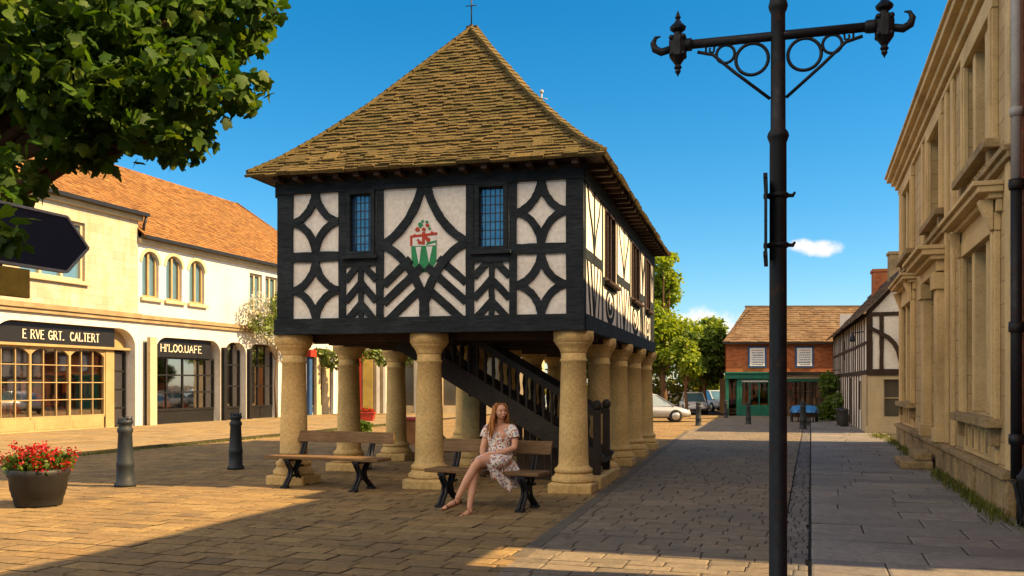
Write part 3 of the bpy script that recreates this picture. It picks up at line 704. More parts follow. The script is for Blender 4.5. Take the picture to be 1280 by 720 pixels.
def lettering(mb, F, text, u, z, h, w_total, d, mi=0):
    adv = [(GL[c][1]+.2) for c in text]; k = w_total/sum(adv); x = u
    for c, a in zip(text, adv):
        for j, pl in enumerate(GL[c][0]):
            mb.fstrip(F, [(x+px*k, z+pz*h) for px, pz in pl], h*(.13 if j % 2 == 0 else .075), d, d+.018+.001*j, mi)
            for px, pz in (pl[0], pl[-1]):
                if len(pl) == 2 and abs(pl[0][0]-pl[1][0]) < .4: mb.fbox(F, x+px*k-h*.12, x+px*k+h*.12, z+pz*h-h*.03, z+pz*h+h*.03, d, d+.0215)
        x += a*k

# ------------------------------------------------------------------ stone house on the right
SH = thing('stone_house', 'long two storey stone house with pedimented windows and a heavy cornice', 'house', S(2.3,12.15), STREET)
F = LEFT; LEN = 14.75; HT = 7.0
gw = [(1.15,3.55), (11.2,13.6)]; dr = (6.3,7.9)
ops = [(a,b,1.2,3.55) for a, b in gw]+[(dr[0],dr[1],.55,3.6)]+[(a,b,4.8,6.45) for a, b in ((1.3,3.4), (6.2,8.0), (11.35,13.45))]
m = MB(); facade(m, F, 0, LEN, 0, HT, ops, .34); m.box(.34,8,.0,.3,0,HT); m.box(.34,8,LEN-.3,LEN,0,HT); m.box(7.7,8.001,.3,LEN-.3,0,HT)
m.build('wall', 'ashlar', SH, uv=True)
m = MB(); m.fbox(F, .02, LEN+.04, 0, .5, .002, .10); m.fbox(F, .0, LEN+.06, .46, .55, .003, .16)
for c_ in (.9, 2.2, 3.8, 5.4, 9.2, 10.6, 12.4): m.fbox(F, c_, c_+.9, .05, .44, .09, .115+random.uniform(0,.02))
m.build('plinth', 'stonedark', SH, bevel=.015)
m = MB()
for z, z2, d in ((6.72,6.82,.06), (6.85,6.98,.13), (6.98,7.1,.22), (7.1,7.22,.33), (7.22,7.27,.38)): m.fbox(F, -.04-d*.5, LEN+d, z, z2, -.2, d)
m.build('cornice', 'stonetrim', SH, bevel=.012)
m = MB(); m.fbox(F, -.02, LEN+.08, 4.28, 4.36, .0, .10); m.fbox(F, -.02, LEN+.12, 4.36, 4.44, -.002, .15); m.build('string_course', 'stonedark', SH, bevel=.012)
for c_ in (.12, 4.75, 5.5, 8.45, 9.15, 14.35):
    for z, z2 in ((.56,4.28), (4.44,6.72)): m = MB(); m.fbox(F, c_, c_+.28, z, z2, .001, .05); m.build('pilaster_strip', 'stonetrim', SH, bevel=.008)
def house_window(u0, u1, z0, z1, hood, mull):
    p = MB(); p.fbox(F, u0-.02, u1+.02, z0-.02, z1+.02, -.26, -.25); p = p.build('window', 'house_glass', SH)
    f = MB()
    for a, b in ((u0,u0+.07), (u1-.07,u1)): f.fbox(F, a, b, z0, z1, -.252, -.18)
    f.fbox(F, u0, u1, z0, z0+.08, -.251, -.179); f.fbox(F, u0, u1, z1-.07, z1, -.251, -.179); f.fbox(F, u0, u1, (z0+z1)/2-.03, (z0+z1)/2+.03, -.25, -.17)
    f.build('frame', 'creamtrim', p, bevel=.006)
    t_ = MB()
    for q in mull: t_.fbox(F, q-.11, q+.11, z0, z1, -.25, .015)
    for a, b in ((u0-.24,u0), (u1,u1+.24)): t_.fbox(F, a, b, z0-.05, z1+.01, .002, .075); t_.fbox(F, a+.06, b-.06, z0-.03, z1, .07, .10)
    t_.fbox(F, u0-.26, u1+.26, z1+.012, z1+.24, .002, .085)
    t_.build('surround', 'stonetrim', p, bevel=.01)
    s_ = MB(); s_.fbox(F, u0-.34, u1+.34, z0-.16, z0-.04, -.1, .2)
    for a in (u0-.2, u1+.02): s_.fbox(F, a, a+.18, z0-.4, z0-.158, .0, .12)
    s_.build('sill', 'stonedark', p, bevel=.012)
    ap = MB(); zb = .57 if z0 < 3 else 4.45
    ap.fbox(F, u0-.12, u1+.12, zb, z0-.17, .0, .035)
    n = 4
    for k in range(n):
        c_ = u0+.1+(u1-u0-.2)*(k+.5)/n; ap.fbox(F, c_-.17, c_+.17, zb+.08, z0-.22, .03, .06); ap.fbox(F, c_-.06, c_+.06, zb+.1, z0-.24, .058, .07, 1)
    ap.build('apron', ['stonetrim','stonedark'], p, bevel=.006)
    if hood:
        h = MB()
        for z, z2, d in ((z1+.24,z1+.40,.07), (z1+.40,z1+.47,.16), (z1+.47,z1+.55,.30), (z1+.55,z1+.61,.36)): h.fbox(F, u0-.32-d*.4, u1+.32+d*.4, z, z2, .001, d)
        for a in (u0-.27, u1+.07): h.hexa([F(a,z1+.02,.09),F(a+.2,z1+.02,.09),F(a+.2,z1+.02,.11),F(a,z1+.02,.11),F(a,z1+.4,.09),F(a+.2,z1+.4,.09),F(a+.2,z1+.4,.26),F(a,z1+.4,.26)])
        h.build('hood', 'stonetrim', p, bevel=.012)
for a, b in gw: house_window(a, b, 1.2, 3.55, True, (a+.62, b-.62))
for a, b, q in ((1.3,3.4,(1.85,2.85)), (6.2,8.0,()), (11.35,13.45,(11.9,12.9))): house_window(a, b, 4.8, 6.45, False, q)
p = MB(); p.fbox(F, dr[0]+.1, dr[1]-.1, .55, 3.0, -.3, -.24)
for a, b in ((dr[0]+.22,dr[0]+.74), (dr[1]-.74,dr[1]-.22)):
    for z, z2 in ((.7,1.3), (1.42,2.1), (2.2,2.85)): p.fbox(F, a, b, z, z2, -.25, -.215)
p = p.build('door', 'creamtrim', SH, bevel=.012)
t_ = MB(); t_.ball(F(dr[1]-.85,1.55,-.19), .04); t_.build('handle', 'iron', p)
t_ = MB(); t_.fbox(F, dr[0]+.1, dr[1]-.1, 3.08, 3.55, -.29, -.26); t_.build('fanlight', 'house_glass', p)
t_ = MB()
for a, b in ((dr[0]-.42,dr[0]-.02), (dr[1]+.02,dr[1]+.42)): t_.fbox(F, a, b, .56, 3.3, .0, .16); t_.fbox(F, a-.05, b+.05, .555, .8, .002, .2); t_.fbox(F, a-.05, b+.05, 3.3, 3.6, .003, .22)
t_.fbox(F, dr[0]-.5, dr[1]+.5, 3.62, 3.82, .0, .17)
for z, z2, d in ((3.82,3.9,.28), (3.9,4.0,.42), (4.0,4.07,.5)): t_.fbox(F, dr[0]-.5-d*.3, dr[1]+.5+d*.3, z, z2, .001, d)
t_.build('surround', 'stonetrim', p, bevel=.012)
t_ = MB(); t_.box(-.2,8.2,-.1,LEN+.2,7.27,7.33); t_.build('roof', 'greytile', SH)
m = MB()
for (q, w) in ((4.45,.05),(8.7,.05)): m.tube([F(q,.55,.07), F(q,6.7,.07)], w*.0+.001, 5)
m = MB(); m.box(-.55,.0,-.75,.75,0,.15); m.box(-.3,0,-.6,.6,.15,.3)
o = place(m.build('door_step', 'stonedark', bevel=.03), S(2.14,19.2,.02), STREET); tag(o, 'worn stone doorstep with grass round it before the stone house door', 'step')
# brick house beside it; unseen stretch added for shade, opening shaped for sun strip
BH = thing('brick_house', 'red brick house whose edge stands beside the stone house behind a drainpipe', 'house', S(2.34,-9), STREET)
m = MB(); facade(m, F, 0, 21.1, 0, 7.0, [(16.95,18.28,0,4.6), (1.5,3,1,3), (5.5,7,1,3), (10,11.5,1,3), (19.1,20.3,1,3), (1.5,3,4.4,6.2), (5.5,7,4.4,6.2), (10,11.5,4.4,6.2)], .35)
m.box(.35,7,.0,.3,0,7); m.box(.35,7,15.9,16.2,0,7); m.box(6.7,7,.3,15.9,0,7); m.box(.35,7,18.32,18.6,0,7); m.box(.35,7,20.8,21.1,0,7); m.box(6.7,7.001,18.6,20.8,0,7)
m.build('wall', 'redbrick', BH, uv=True)
for q in ((1.5,3,1,3), (5.5,7,1,3), (10,11.5,1,3), (19.1,20.3,1,3), (1.5,3,4.4,6.2), (5.5,7,4.4,6.2), (10,11.5,4.4,6.2)): m = MB(); m.fbox(F, *q, -.2, -.15); m.build('window', 'house_glass', BH)
m = MB(); m.box(-.15,7.1,-.1,16.3,7,7.15); m.box(-.15,7.1,18.2,21.14,7,7.15); m.fbox(F,16.3,18.2,7,7.15,-.4,.12); m.build('parapet', 'stonetrim', BH)
m = MB(); m.tube([F(20.93,3.95,.08), F(20.93,6.95,.08)], .055, 10, 0); m.lathe([(.07,4.7),(.075,4.75),(.07,4.8)], F(20.93,0,.08), 10); m.build('drainpipe', 'grey', BH)
m = MB(); m.tube([F(20.93,.5,.08), F(20.93,3.9,.08)], .06, 10, 0)
for z in (.9, 2.2, 3.85): m.lathe([(.08,z),(.085,z+.05),(.08,z+.12)], F(20.93,0,.08), 10)
m.build('drainpipe', 'iron', BH)
# black bin at the right edge of the view
m = MB(); m.lathe([(.16,0),(.17,.05),(.15,.08),(.2,.5),(.215,.52),(.215,.56),(.19,.58),(.15,.66),(.06,.72),(.03,.76),(.0,.77)], n=20)
for k in range(8):
    a = k*PI/4; m.tube([(.2*math.cos(a),.2*math.sin(a),.02),(.19*math.cos(a),.19*math.sin(a),.2),(.24*math.cos(a),.24*math.sin(a),.46),(.27*math.cos(a),.27*math.sin(a),.5)], .018, 6)
o = place(m.build('litter_bin', 'iron'), (5.78,10.1,.02)); tag(o, 'black cast iron bin standing against the stone house beside the drainpipe', 'litter bin')

# ------------------------------------------------------------------ left row: gallery and cafe
F = RIGHT
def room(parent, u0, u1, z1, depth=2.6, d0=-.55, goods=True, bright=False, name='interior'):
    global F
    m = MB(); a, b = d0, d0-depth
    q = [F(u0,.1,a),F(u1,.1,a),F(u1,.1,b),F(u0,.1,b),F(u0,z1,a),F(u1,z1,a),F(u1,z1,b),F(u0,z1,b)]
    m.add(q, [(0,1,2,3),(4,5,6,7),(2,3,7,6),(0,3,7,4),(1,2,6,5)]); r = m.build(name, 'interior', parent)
    if goods:
        g = MB(); n = int((u1-u0)*(9 if not bright else 20))
        for k in range(n):
            u = random.uniform(u0+.1,u1-.3); d = random.uniform(b+.1,a-.15) if not bright else a-random.uniform(.08,.3); w = random.uniform(.08,.4); z = random.choice([.1,.5,.55,.9,1.3,1.8]); h = random.uniform(.1,.55)
            g.fbox(F, u, min(u1,u+w), z, min(z+h,z1-.1), d-.15, d)
        for z in (.5, 1.25, 1.8): g.fbox(F, u0+.05, u1-.05, z-.04, z, b+.02, b+.5)
        g.build('display', 'brightgoods' if bright else 'goods', r)
    return r
def glazing(parent, u0, u1, z0, z1, nu, nz, d, frame, bw=.05, name='shop_window', arch=0):
    g = MB(); g.fbox(F, u0, u1, z0, z1, d-.008, d); g = g.build(name, 'shop_glass', parent)
    f = MB()
    f.fbox(F, u0-.03, u0+.025, z0, z1, d-.02, d+.06); f.fbox(F, u1-.025, u1+.03, z0, z1, d-.02, d+.061); f.fbox(F, u0, u1, z0-.05, z0+.04, d-.02, d+.066); f.fbox(F, u0, u1, z1-.04, z1+.04, d-.02, d+.064)
    for i in range(1, nu): x = u0+(u1-u0)*i/nu; f.fbox(F, x-bw/2, x+bw/2, z0, z1, d-.02, d+.04)
    for i in range(1, nz): z = z0+(z1-z0)*i/nz; f.fbox(F, u0, u1, z-bw/2, z+bw/2, d-.02, d+.036)
    if arch: spandrels(f, F, u0, u1, z1, (u1-u0)/2, arch, d-.01, d+.05)
    f.build('frame', frame, g); return g
GA = thing('gallery_building', 'pale stone fronted building with a black lettered gallery sign over its many paned shop window', 'shop', S(-23,17), STREET)
m = MB(); facade(m, F, 0, 10.3, 3.8, 7.7, [(5.1,7.75,5.0,6.95), (.8,2.8,5.0,6.95)], .3); m.box(-9,-.3,0,.3,0,7.7); m.box(-9,-.3,10.0,10.3,7.0,7.7); m.box(-9,-8.7,.3,10,0,7.7)
m.build('wall', 'galstone', GA, uv=True)
m = MB(); facade(m, F, 0, 10.3, .05, 3.82, [(4.1,10.15,.08,3.55), (0.3,3.8,.08,3.4)], .5); spandrels(m, F, 4.1, 10.15, 3.55, .8, .62, -.5, -.001)
m.build('ground_storey_wall', 'cream', GA)
m = MB(); m.fbox(F, 0, 10.31, 3.82, 3.95, .0, .1); m.fbox(F, 0, 10.312, 3.95, 4.12, -.01, .16); m.build('string_course', 'band', GA, bevel=.01)
m = MB(); m.fbox(F, -.1, 10.42, 7.46, 7.62, -.1, .12); m.build('eaves_board', 'creamtrim', GA)
m = MB(); m.fbox(F, -.1, 10.5, 7.62, 7.74, .1, .36); m.tube([F(10.42,7.6,.26), F(10.45,7.3,.12), F(10.45,6.9,.1)], .05, 8); m.build('gutter', 'black', GA)
m = MB(); slates(m, F(-.1,7.72,.3), F(10.5,7.72,.3), (-1,0,0), [(0,0),(4.4,3.0)], 34, (.2,.27), .03, False, False, jit=.006); rf = m.build('roof', 'tile', GA)
m = MB(); m.hexa([(.3,-.1,7.66),(.3,10.5,7.66),(-4.1,10.5,10.66),(-4.1,-.1,10.66),(.3,-.1,7.7),(.3,10.5,7.7),(-4.1,10.5,10.7),(-4.1,-.1,10.7)]); m.hexa([(-9,-.1,7.6),(-9,10.5,7.6),(-4.1,10.5,10.66),(-4.1,-.1,10.66),(-9,-.1,7.66),(-9,10.5,7.66),(-4.1,10.5,10.7),(-4.1,-.1,10.7)]); m.build('roof_deck', 'tile', rf)
def upper_window(parent, u0, u1, z0, z1, lights, frame='creamtrim', archh=0, glass='blue_glass', wallmat=None):
    p = MB(); p.fbox(F, u0-.02, u1+.02, z0-.02, z1+.02, -.2, -.19); p = p.build('window', glass, parent)
    f = MB(); n = len(lights)
    f.fbox(F, u0, u0+.09, z0, z1, -.195, -.1); f.fbox(F, u1-.09, u1, z0, z1, -.195, -.1); f.fbox(F, u0, u1, z0, z0+.09, -.195, -.101); f.fbox(F, u0, u1, z1-.09, z1, -.195, -.101)
    for q in lights: f.fbox(F, u0+(u1-u0)*q-.05, u0+(u1-u0)*q+.05, z0, z1, -.195, -.095)
    f.build('frame', frame, p, bevel=.008)
    s_ = MB(); s_.fbox(F, u0-.12, u1+.12, z0-.13, z0-.005, -.1, .12)
    s_.build('sill', 'creamtrim', p, bevel=.012)
    if wallmat:
        s_ = MB(); spandrels(s_, F, u0, u1, z1, (u1-u0)/2, archh, -.19, .004); s_.build('arch_head', wallmat, p)
        s_ = MB(); c_ = (u0+u1)/2; s_.fstrip(F, arc(c_, z1-archh, (u1-u0)/2+.06, archh+.06, 0, PI, 14), .12, .0, .03); s_.build('arch_moulding', 'creamtrim', p)
    return p
upper_window(GA, 5.1, 7.75, 5.0, 6.95, (.33,.66)); upper_window(GA, .8, 2.8, 5.0, 6.95, (.5,))
m = MB(); m.fbox(F, 4.15, 9.35, 2.86, 3.56, -.32, -.2); spandrel = m.build('sign_board', 'black', GA)
m = MB(); lettering(m, F, 'E RVE GRT.  CALTERT', 5.4, 3.03, .27, 3.25, -.2); m.build('lettering', 'gold', spandrel)
m = MB(); m.fbox(F, 4.1, 10.15, 2.8, 2.88, -.48, -.18); m.fbox(F, 9.36, 10.15, 2.88, 3.56, -.46, -.4); m.build('lintel', 'tantrim', GA)
for a, b in ((4.2,5.80), (5.83,7.42), (7.45,9.0)): glazing(GA, a, b, .52, 2.78, 3, 4, -.38, 'tantrim', .028, arch=.34)
m = MB(); m.fbox(F, 4.1, 8.95, .05, .47, -.45, -.3)
for a, b in ((4.4,5.7), (5.95,7.3), (7.55,8.8)): m.fbox(F, a, b, .14, .4, -.31, -.285)
m.build('stall_riser', 'tantrim', GA, bevel=.008)
m = MB(); m.fbox(F, 9.04, 9.45, .05, 2.8, -.45, -.3); m.build('side_panel', 'tantrim', GA)
d = glazing(GA, 9.52, 10.1, .1, 2.7, 1, 4, -.45, 'black', .07, 'door')
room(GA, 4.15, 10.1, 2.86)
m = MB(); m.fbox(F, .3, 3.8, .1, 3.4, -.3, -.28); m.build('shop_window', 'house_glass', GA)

CA = thing('cafe_building', 'cream building with three round headed upper windows over a dark arcade of cafe windows', 'cafe', S(-23,27.3), STREET)
CL = 14.7
up = [(.2,1.1,4.75,6.45), (1.5,2.42,4.75,6.45), (2.85,3.8,4.75,6.45), (6.9,7.85,4.7,6.4), (8.1,9.05,4.7,6.4), (11,12,4.7,6.4)]
m = MB(); facade(m, F, .002, CL, 3.8, 6.9, up, .3); m.box(-9,-.3,CL-.3,CL,0,6.9); m.box(-9,-8.7,.3,CL,0,6.9); m.build('wall', 'cream', CA)
ar = [(.95,4.85), (5.15,6.65), (6.9,9.15), (9.5,11.6), (11.9,14.3)]
m = MB(); facade(m, F, .002, CL, .05, 3.82, [(a,b,.08,3.35) for a, b in ar], .45)
for a, b in ar: spandrels(m, F, a, b, 3.35, .62, .5, -.45, -.001)
m.build('ground_storey_wall', 'cream', CA)
m = MB(); m.fbox(F, .0, CL+.01, 3.82, 3.95, .0, .1); m.fbox(F, .0, CL+.012, 3.95, 4.1, -.01, .155); m.build('string_course', 'band', CA, bevel=.01)
m = MB(); m.fbox(F, .0, CL+.1, 6.68, 6.84, -.1, .13); m.build('eaves_board', 'creamtrim', CA)
m = MB(); m.fbox(F, .0, CL+.35, 6.84, 6.95, .12, .38); m.build('gutter', 'black', CA)
m = MB(); slates(m, F(-.05,6.93,.33), F(CL+.3,6.93,.33), (-1,0,0), [(0,0),(4.6,3.7)], 40, (.2,.27), .03, False, True, jit=.006, k=.65)
slates(m, F(CL+.3,6.93,.33), F(CL+.3,6.93,-9), (0,-1,0), [(0,0),(2.99,3.7)], 30, (.2,.27), .03, True, True, jit=.006, k=1.5); rf = m.build('roof', 'tile', CA)
m = MB(); y1, y2 = CL+.3, CL+.3-3.0
m.add([(.33,-.05,6.9),(.33,y1,6.9),(-4.27,y2,10.6),(-4.27,-.05,10.6),(-9,-.05,6.9),(-9,y1,6.9)], [(0,1,2,3),(3,2,5,4),(1,5,2)]); m.build('roof_deck', 'tile', rf)
for a, b, c_, d in up[:3]: upper_window(CA, a, b, c_, d, (.5,), 'tantrim', .42, wallmat='cream')
for a, b, c_, d in up[3:]: upper_window(CA, a, b, c_, d, (.5,))
m = MB(); m.fbox(F, .98, 4.5, 2.62, 3.33, -.3, -.2); sb = m.build('sign_board', 'black', CA)
m = MB(); lettering(m, F, "HI'LOO.UAFE", 1.45, 2.83, .27, 2.5, -.2); m.build('lettering', 'gold', sb)
for (a, b), nu, fr in zip(ar, (4,3,4,3,4), ('black',)*5):
    zt = 2.6 if a < 1 else 3.3
    glazing(CA, a+.03, b-.03, .62, zt, nu, 3, -.36, fr, .06)
    m = MB(); m.fbox(F, a, b, .06, .57, -.43, -.33); m.build('stall_riser', 'black' if a < 7 else 'grey', CA)
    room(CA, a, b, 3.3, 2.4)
for u, w, mt in ((.47,.3,'black'), (5.0,.22,'black'), (6.78,.18,'black'), (11.75,.26,'bluepaint'), (12.5,.4,'creamtrim'), (13.3,.5,'creamtrim'), (14.1,.3,'white')): m = MB(); m.fbox(F, u-w/2, u+w/2, .06, 3.1 if u < 11 else 2.9, .0, .16); m.build('pier', mt, CA, bevel=.01)
m = MB(); m.fbox(F, 11.5, 12.05, 2.9, 3.25, .0, .3); m.build('bracket', 'redpaint', CA, bevel=.02)
m = MB(); m.fbox(F, .25, .62, .05, 3.3, .17, .32); m.build('pier', 'creamtrim', CA, bevel=.01)
# climbing shrub on the cafe wall
CS = thing('climbing_shrub', 'green and white flowering climber growing up the cafe wall beside the market hall', 'climbing plant', S(-22.7,35.2,.1), STREET)
P = blob_points([(.25,.8,5.0,.35,1.0,.8), (.25,-.6,4.1,.3,1.3,.5), (.3,1.4,3.6,.4,1.1,.5)], 1500, 21); scatter('leaves', P, (.1,.2), 'leaf', 'ivy', CS, seed=22)
P = blob_points([(.28,-1.2,4.7,.25,.9,.8), (.25,-.2,3.6,.25,1.2,.4)], 900, 23); scatter('blossom', P, (.06,.14), 'leaf', 'blossom', CS, seed=24)
m = MB(); m.tube([(.12,.4,.0),(.12,.3,1.5),(.15,.5,3.2),(.15,.8,5.2)], [.05,.04,.03,.015], 7); m.tube([(.12,.35,2.6),(.15,-.6,3.6),(.18,-1.3,4.6)], [.03,.025,.01], 6); m.build('stem', 'bark', CS)

# ------------------------------------------------------------------ colourful shop row closing the square
RS = thing('shop_row', 'low row of brightly painted shopfronts seen between the columns under the market hall', 'shop row', (-14.5,47.6,0), R(-4))
F = FRONT
m = MB(); facade(m, F, 0, 16, 0, 4.6, [(.3,2.2,.2,3), (2.6,3.3,.1,3), (5.9,6.75,.1,2.9), (8.4,9.5,.5,3), (11,14,.5,3)], .3); m.box(0,16,5,5.3,0,4.6); m.box(0,.3,.3,5,0,4.6); m.box(15.7,16,.3,5,0,4.6); m.build('wall', 'creamtrim', RS)
m = MB(); slates(m, (-.3,-.3,4.6), (16.3,-.3,4.6), (0,1,0), [(0,0),(3,2)], 14, (.25,.35), .03, False, False); m.box(0,16,.1,5.2,4.55,4.6); m.build('roof', 'oldtile', RS)
for u0, u1, mt, nm in ((2.2,2.62,'bluepaint','pilaster'), (1.7,2.0,'redpaint','pilaster'), (3.35,3.8,'yellow','pilaster'), (4.0,4.35,'creamtrim','pilaster'), (4.6,4.9,'creamtrim','pilaster'), (5.1,5.35,'creamtrim','pilaster'), (6.9,7.4,'yellow','pilaster'), (7.6,7.75,'white','pilaster'), (7.95,8.1,'white','pilaster'), (9.55,9.7,'grey','pilaster'), (10.0,10.8,'crate','shutter')):
    m = MB(); m.fbox(F, u0, u1, 0, 3.1, 0, .12); m.build(nm, mt, RS, bevel=.01)
m = MB(); m.fbox(F, 5.75,6.9,2.75,3.1,.0,.18); m.fbox(F,5.75,5.98,0,2.75,.0,.15); m.fbox(F,6.68,6.82,0,2.75,.0,.15); rd = m.build('door_case', 'redpaint', RS, bevel=.01)
m = MB(); m.fbox(F,5.98,6.68,.6,2.75,-.1,-.04); m.build('door', 'grey', rd); m = MB(); m.fbox(F,5.98,6.68,0,.6,-.09,.02); m.build('threshold_panel', 'bluepaint', rd)
m = MB(); m.fbox(F,1.6,3.2,2.9,3.5,.0,.3); m.build('fascia', 'redpaint', RS)
for u0, u1 in ((.3,2.2), (8.4,9.5), (11,14)): m = MB(); m.fbox(F,u0,u1,.5,3,-.2,-.15); m.build('shop_window', 'house_glass', RS)
HG = thing('hanging_foliage', 'swags of leafy green growth hanging over the painted shopfronts behind the columns', 'climbing plant', (-11,45.3,0), R(-4))
P = blob_points([(x,-.1,3.05+.22*math.sin(x*2.1),.6,.3,.42+.12*math.sin(x*3.3)) for x in np.arange(.5,9.5,.85)], 2300, 31); scatter('leaves', P, (.14,.26), 'leaf', 'ivy', HG, seed=32)

# ------------------------------------------------------------------ red brick shop at the end of the street
RB = thing('brick_shop', 'red brick shop with a green shopfront and two notice boards on its upper wall', 'shop', (10.7,46,0), R(-1.5))
m = MB(); facade(m, F, 0, 11, 1.9, 3.7, [], .3); m.hexa([(0,.3,0),(.3,.3,0),(1.7,6,0),(1.4,6,0),(0,.3,3.7),(.3,.3,3.7),(1.7,6,3.7),(1.4,6,3.7)]); m.box(10.7,11,.3,6,0,3.7); m.box(1.7,10.7,5.7,6,0,3.7); m.fbox(F, 2.22, 2.6, 0, 1.9, -.3, -.001); m.fbox(F, 5.35, 11, 0, 1.9, -.3, -.001); m.build('wall', 'redbrick', RB, uv=True)
m = MB(); pf = [(0,0),(3.1,2.0)]
slates(m, (-.2,-.25,3.68), (11.2,-.25,3.68), (0,1,0), pf, 17, (.28,.42), .035, True, True, k=.6); slates(m, (1.25,6.2,3.68), (-.2,-.25,3.68), (.975,-.22,0), [(0,0),(1.55,2.0)], 14, (.28,.42), .035, True, True, k=1.9); rf = m.build('roof', 'oldtile', RB)
m = MB(); m.add([(-.2,-.25,3.66),(11.2,-.25,3.66),(9.3,2.9,5.67),(1.7,2.9,5.67),(11.2,6.2,3.66),(1.25,6.2,3.66)], [(0,1,2,3),(4,5,3,2),(1,4,2),(5,0,3)]); m.bar((1.6,2.85,5.7),(9.4,2.85,5.7),.2,.1); m.build('roof_deck', 'oldtile', rf)
m = MB(); m.fbox(F,-.2,11.2,3.6,3.7,.2,.3); m.build('gutter', 'black', RB)
def notice(u0):
    p = MB(); p.fbox(F,u0,u0+.92,2.42,3.48,.002,.05); p = p.build('notice_board', 'bluepaint', RB); t_ = MB(); t_.fbox(F,u0+.09,u0+.83,2.5,3.4,.04,.06); t_.build('panel', 'paper', p)
    t_ = MB(); z = 3.3
    for k in range(7):
        x = u0+.16+random.uniform(0,.08); big = random.uniform(.03,.055)
        while x < u0+.74: w = random.uniform(.02,.07); t_.fbox(F,x,min(x+w,u0+.77),z-big,z,.058,.064, 1 if (k == 0) else 0); x += w+random.uniform(.012,.03)
        z -= .118
    t_.build('lettering', ['ink','inkred'], p)
notice(1.08); notice(3.42)
m = MB(); m.fbox(F,-.06,2.32,1.86,2.12,.0,.24); m.fbox(F,-.1,2.36,2.12,2.2,.0,.32); gf = m.build('fascia', 'greenpaint', RB, bevel=.01)
m = MB(); x = .75
while x < 2.1: w = random.uniform(.04,.1); m.fbox(F,x,x+w,1.7,1.79,.1,.118); x += w+.03
m.build('lettering', 'white', gf)
m = MB()
for u in (-.04,.52,.62,2.08): m.fbox(F,u,u+.14,0,1.86,.0,.16)
m.fbox(F,.66,2.15,.0,.55,.0,.13); m.fbox(F,.66,2.15,1.66,1.86,.0,.1); m.build('shopfront', 'greenpaint', RB, bevel=.01)
def front_glass(u0,u1,z0,z1,nu,fr):
    g = MB(); g.fbox(F,u0,u1,z0,z1,.02,.028); g = g.build('shop_window', 'shop_glass', RB); f_ = MB()
    for i in range(nu+1): x = u0+(u1-u0)*i/nu; f_.fbox(F,x-.025,x+.025,z0,z1,.015,.07)
    f_.build('frame', fr, g)
front_glass(.7,2.1,.55,1.66,3,'greenpaint'); front_glass(.1,.52,.1,1.66,1,'greenpaint')
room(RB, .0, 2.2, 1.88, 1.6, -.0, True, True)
m = MB(); m.fbox(F,2.3,6.0,2.05,2.2,.0,.4); m.build('canopy', 'black', RB)
m = MB(); m.fbox(F,2.62,5.5,1.86,2.04,.0,.2); m.fbox(F,2.9,5.2,1.72,1.855,.0,.14,1); m.build('fascia', ['creamtrim','greenpaint'], RB, bevel=.01)
m = MB()
for u in (2.62,3.02,3.7,4.3,4.85,5.3): m.fbox(F,u,u+.1,0,1.72,.0,.12)
m.fbox(F,2.62,5.4,0,.35,.0,.08); m.build('shopfront', 'oldtimber', RB)
front_glass(3.1,5.3,.35,1.7,4,'oldtimber'); room(RB, 2.6, 5.35, 1.86, 1.6, -.0, True, True)

# ------------------------------------------------------------------ timber framed house on the right
TH = thing('timber_house', 'small timber framed house with a sagging stone roof above a cream ground floor', 'house', (11.5,29.75,0), R(-15.5))
F1 = FRONT; F2 = LEFT; TL = 16; TW = 3.4
m = MB(); m.fbox(F1,.06,TW,1.98,3.9,-.3,0); m.fpoly(shifted(FRONT,0,0), [(.0,3.9),(TW,3.9),(TW/2,5.75)], -.3, -.001); facade(m, F2, 0.0, TL, 0, 3.9, [(2.2,3.0,.7,1.7), (6,6.7,.05,1.85), (4,4.7,2.6,3.4), (9,9.9,2.6,3.4)], .25); m.box(TW-.3,TW,.3,TL,0,3.9); m.box(.3,TW,TL-.3,TL,0,5); m.build('wall', 'plaster', TH)
m = MB(); facade(m, F1, -.02, TW, 0, 1.9, [(.48,1.5,.55,1.75)], .25); m.box(-.02,.0,-.0,1.6,0,1.9); facade(m, shifted(F2,-.03), 0, 1.7, 0, 1.9, [(.45,1.0,.5,1.65)], .2); m.fbox(F1,-.08,TW,.0,.25,.0,.08); m.build('ground_floor_wall', 'creamtrim', TH)
F1 = FRONT
for FF, q in ((F1,(.48,1.5,.55,1.75)), (F2,(.45,1.0,.5,1.65)), (F2,(2.2,3,.7,1.7)), (F2,(4,4.7,2.6,3.4)), (F2,(9,9.9,2.6,3.4))):
    m = MB(); m.fbox(FF, *q, -.16, -.13); p = m.build('window', 'house_glass', TH); m = MB(); um = (q[0]+q[1])/2; zm = (q[2]+q[3])/2
    m.fbox(FF, um-.02, um+.02, q[2], q[3], -.131, -.09); m.fbox(FF, q[0], q[1], zm-.015, zm+.015, -.131, -.092); m.fbox(FF, q[0], q[0]+.04, q[2], q[3], -.131, -.088); m.fbox(FF, q[1]-.04, q[1], q[2], q[3], -.131, -.088); m.build('frame', 'creamtrim', p)
m = MB(); m.fbox(F2,6,6.7,.05,1.85,-.15,-.1); m.build('door', 'oldtimber', TH)
tf = MB()
def st2(F,a,b,w): tf.fstrip(F, line(a,b,6), w, -.02, dep(.03), 0, .01)
st2(F1,(.0,1.98),(TW,1.98),.2); st2(F1,(0.02,3.86),(TW,3.86),.13)
for u in (.08,.42,1.05,1.75,2.4,3.3): st2(F1,(u,2),(u,3.85),.13)
tf.fstrip(F1,[(.45,3.2),(.62,3.1),(.8,2.9),(.92,2.65),(1.0,2.3)],.12,-.02,.075,0,.01); tf.fstrip(F1,[(.5,3.12),(.3,3.3),(.05,3.42)],.12,-.02,.076,0,.01)
for s_ in (-1,1): st2(F1,(TW/2+s_*TW/2,3.9),(TW/2,5.7),.13)
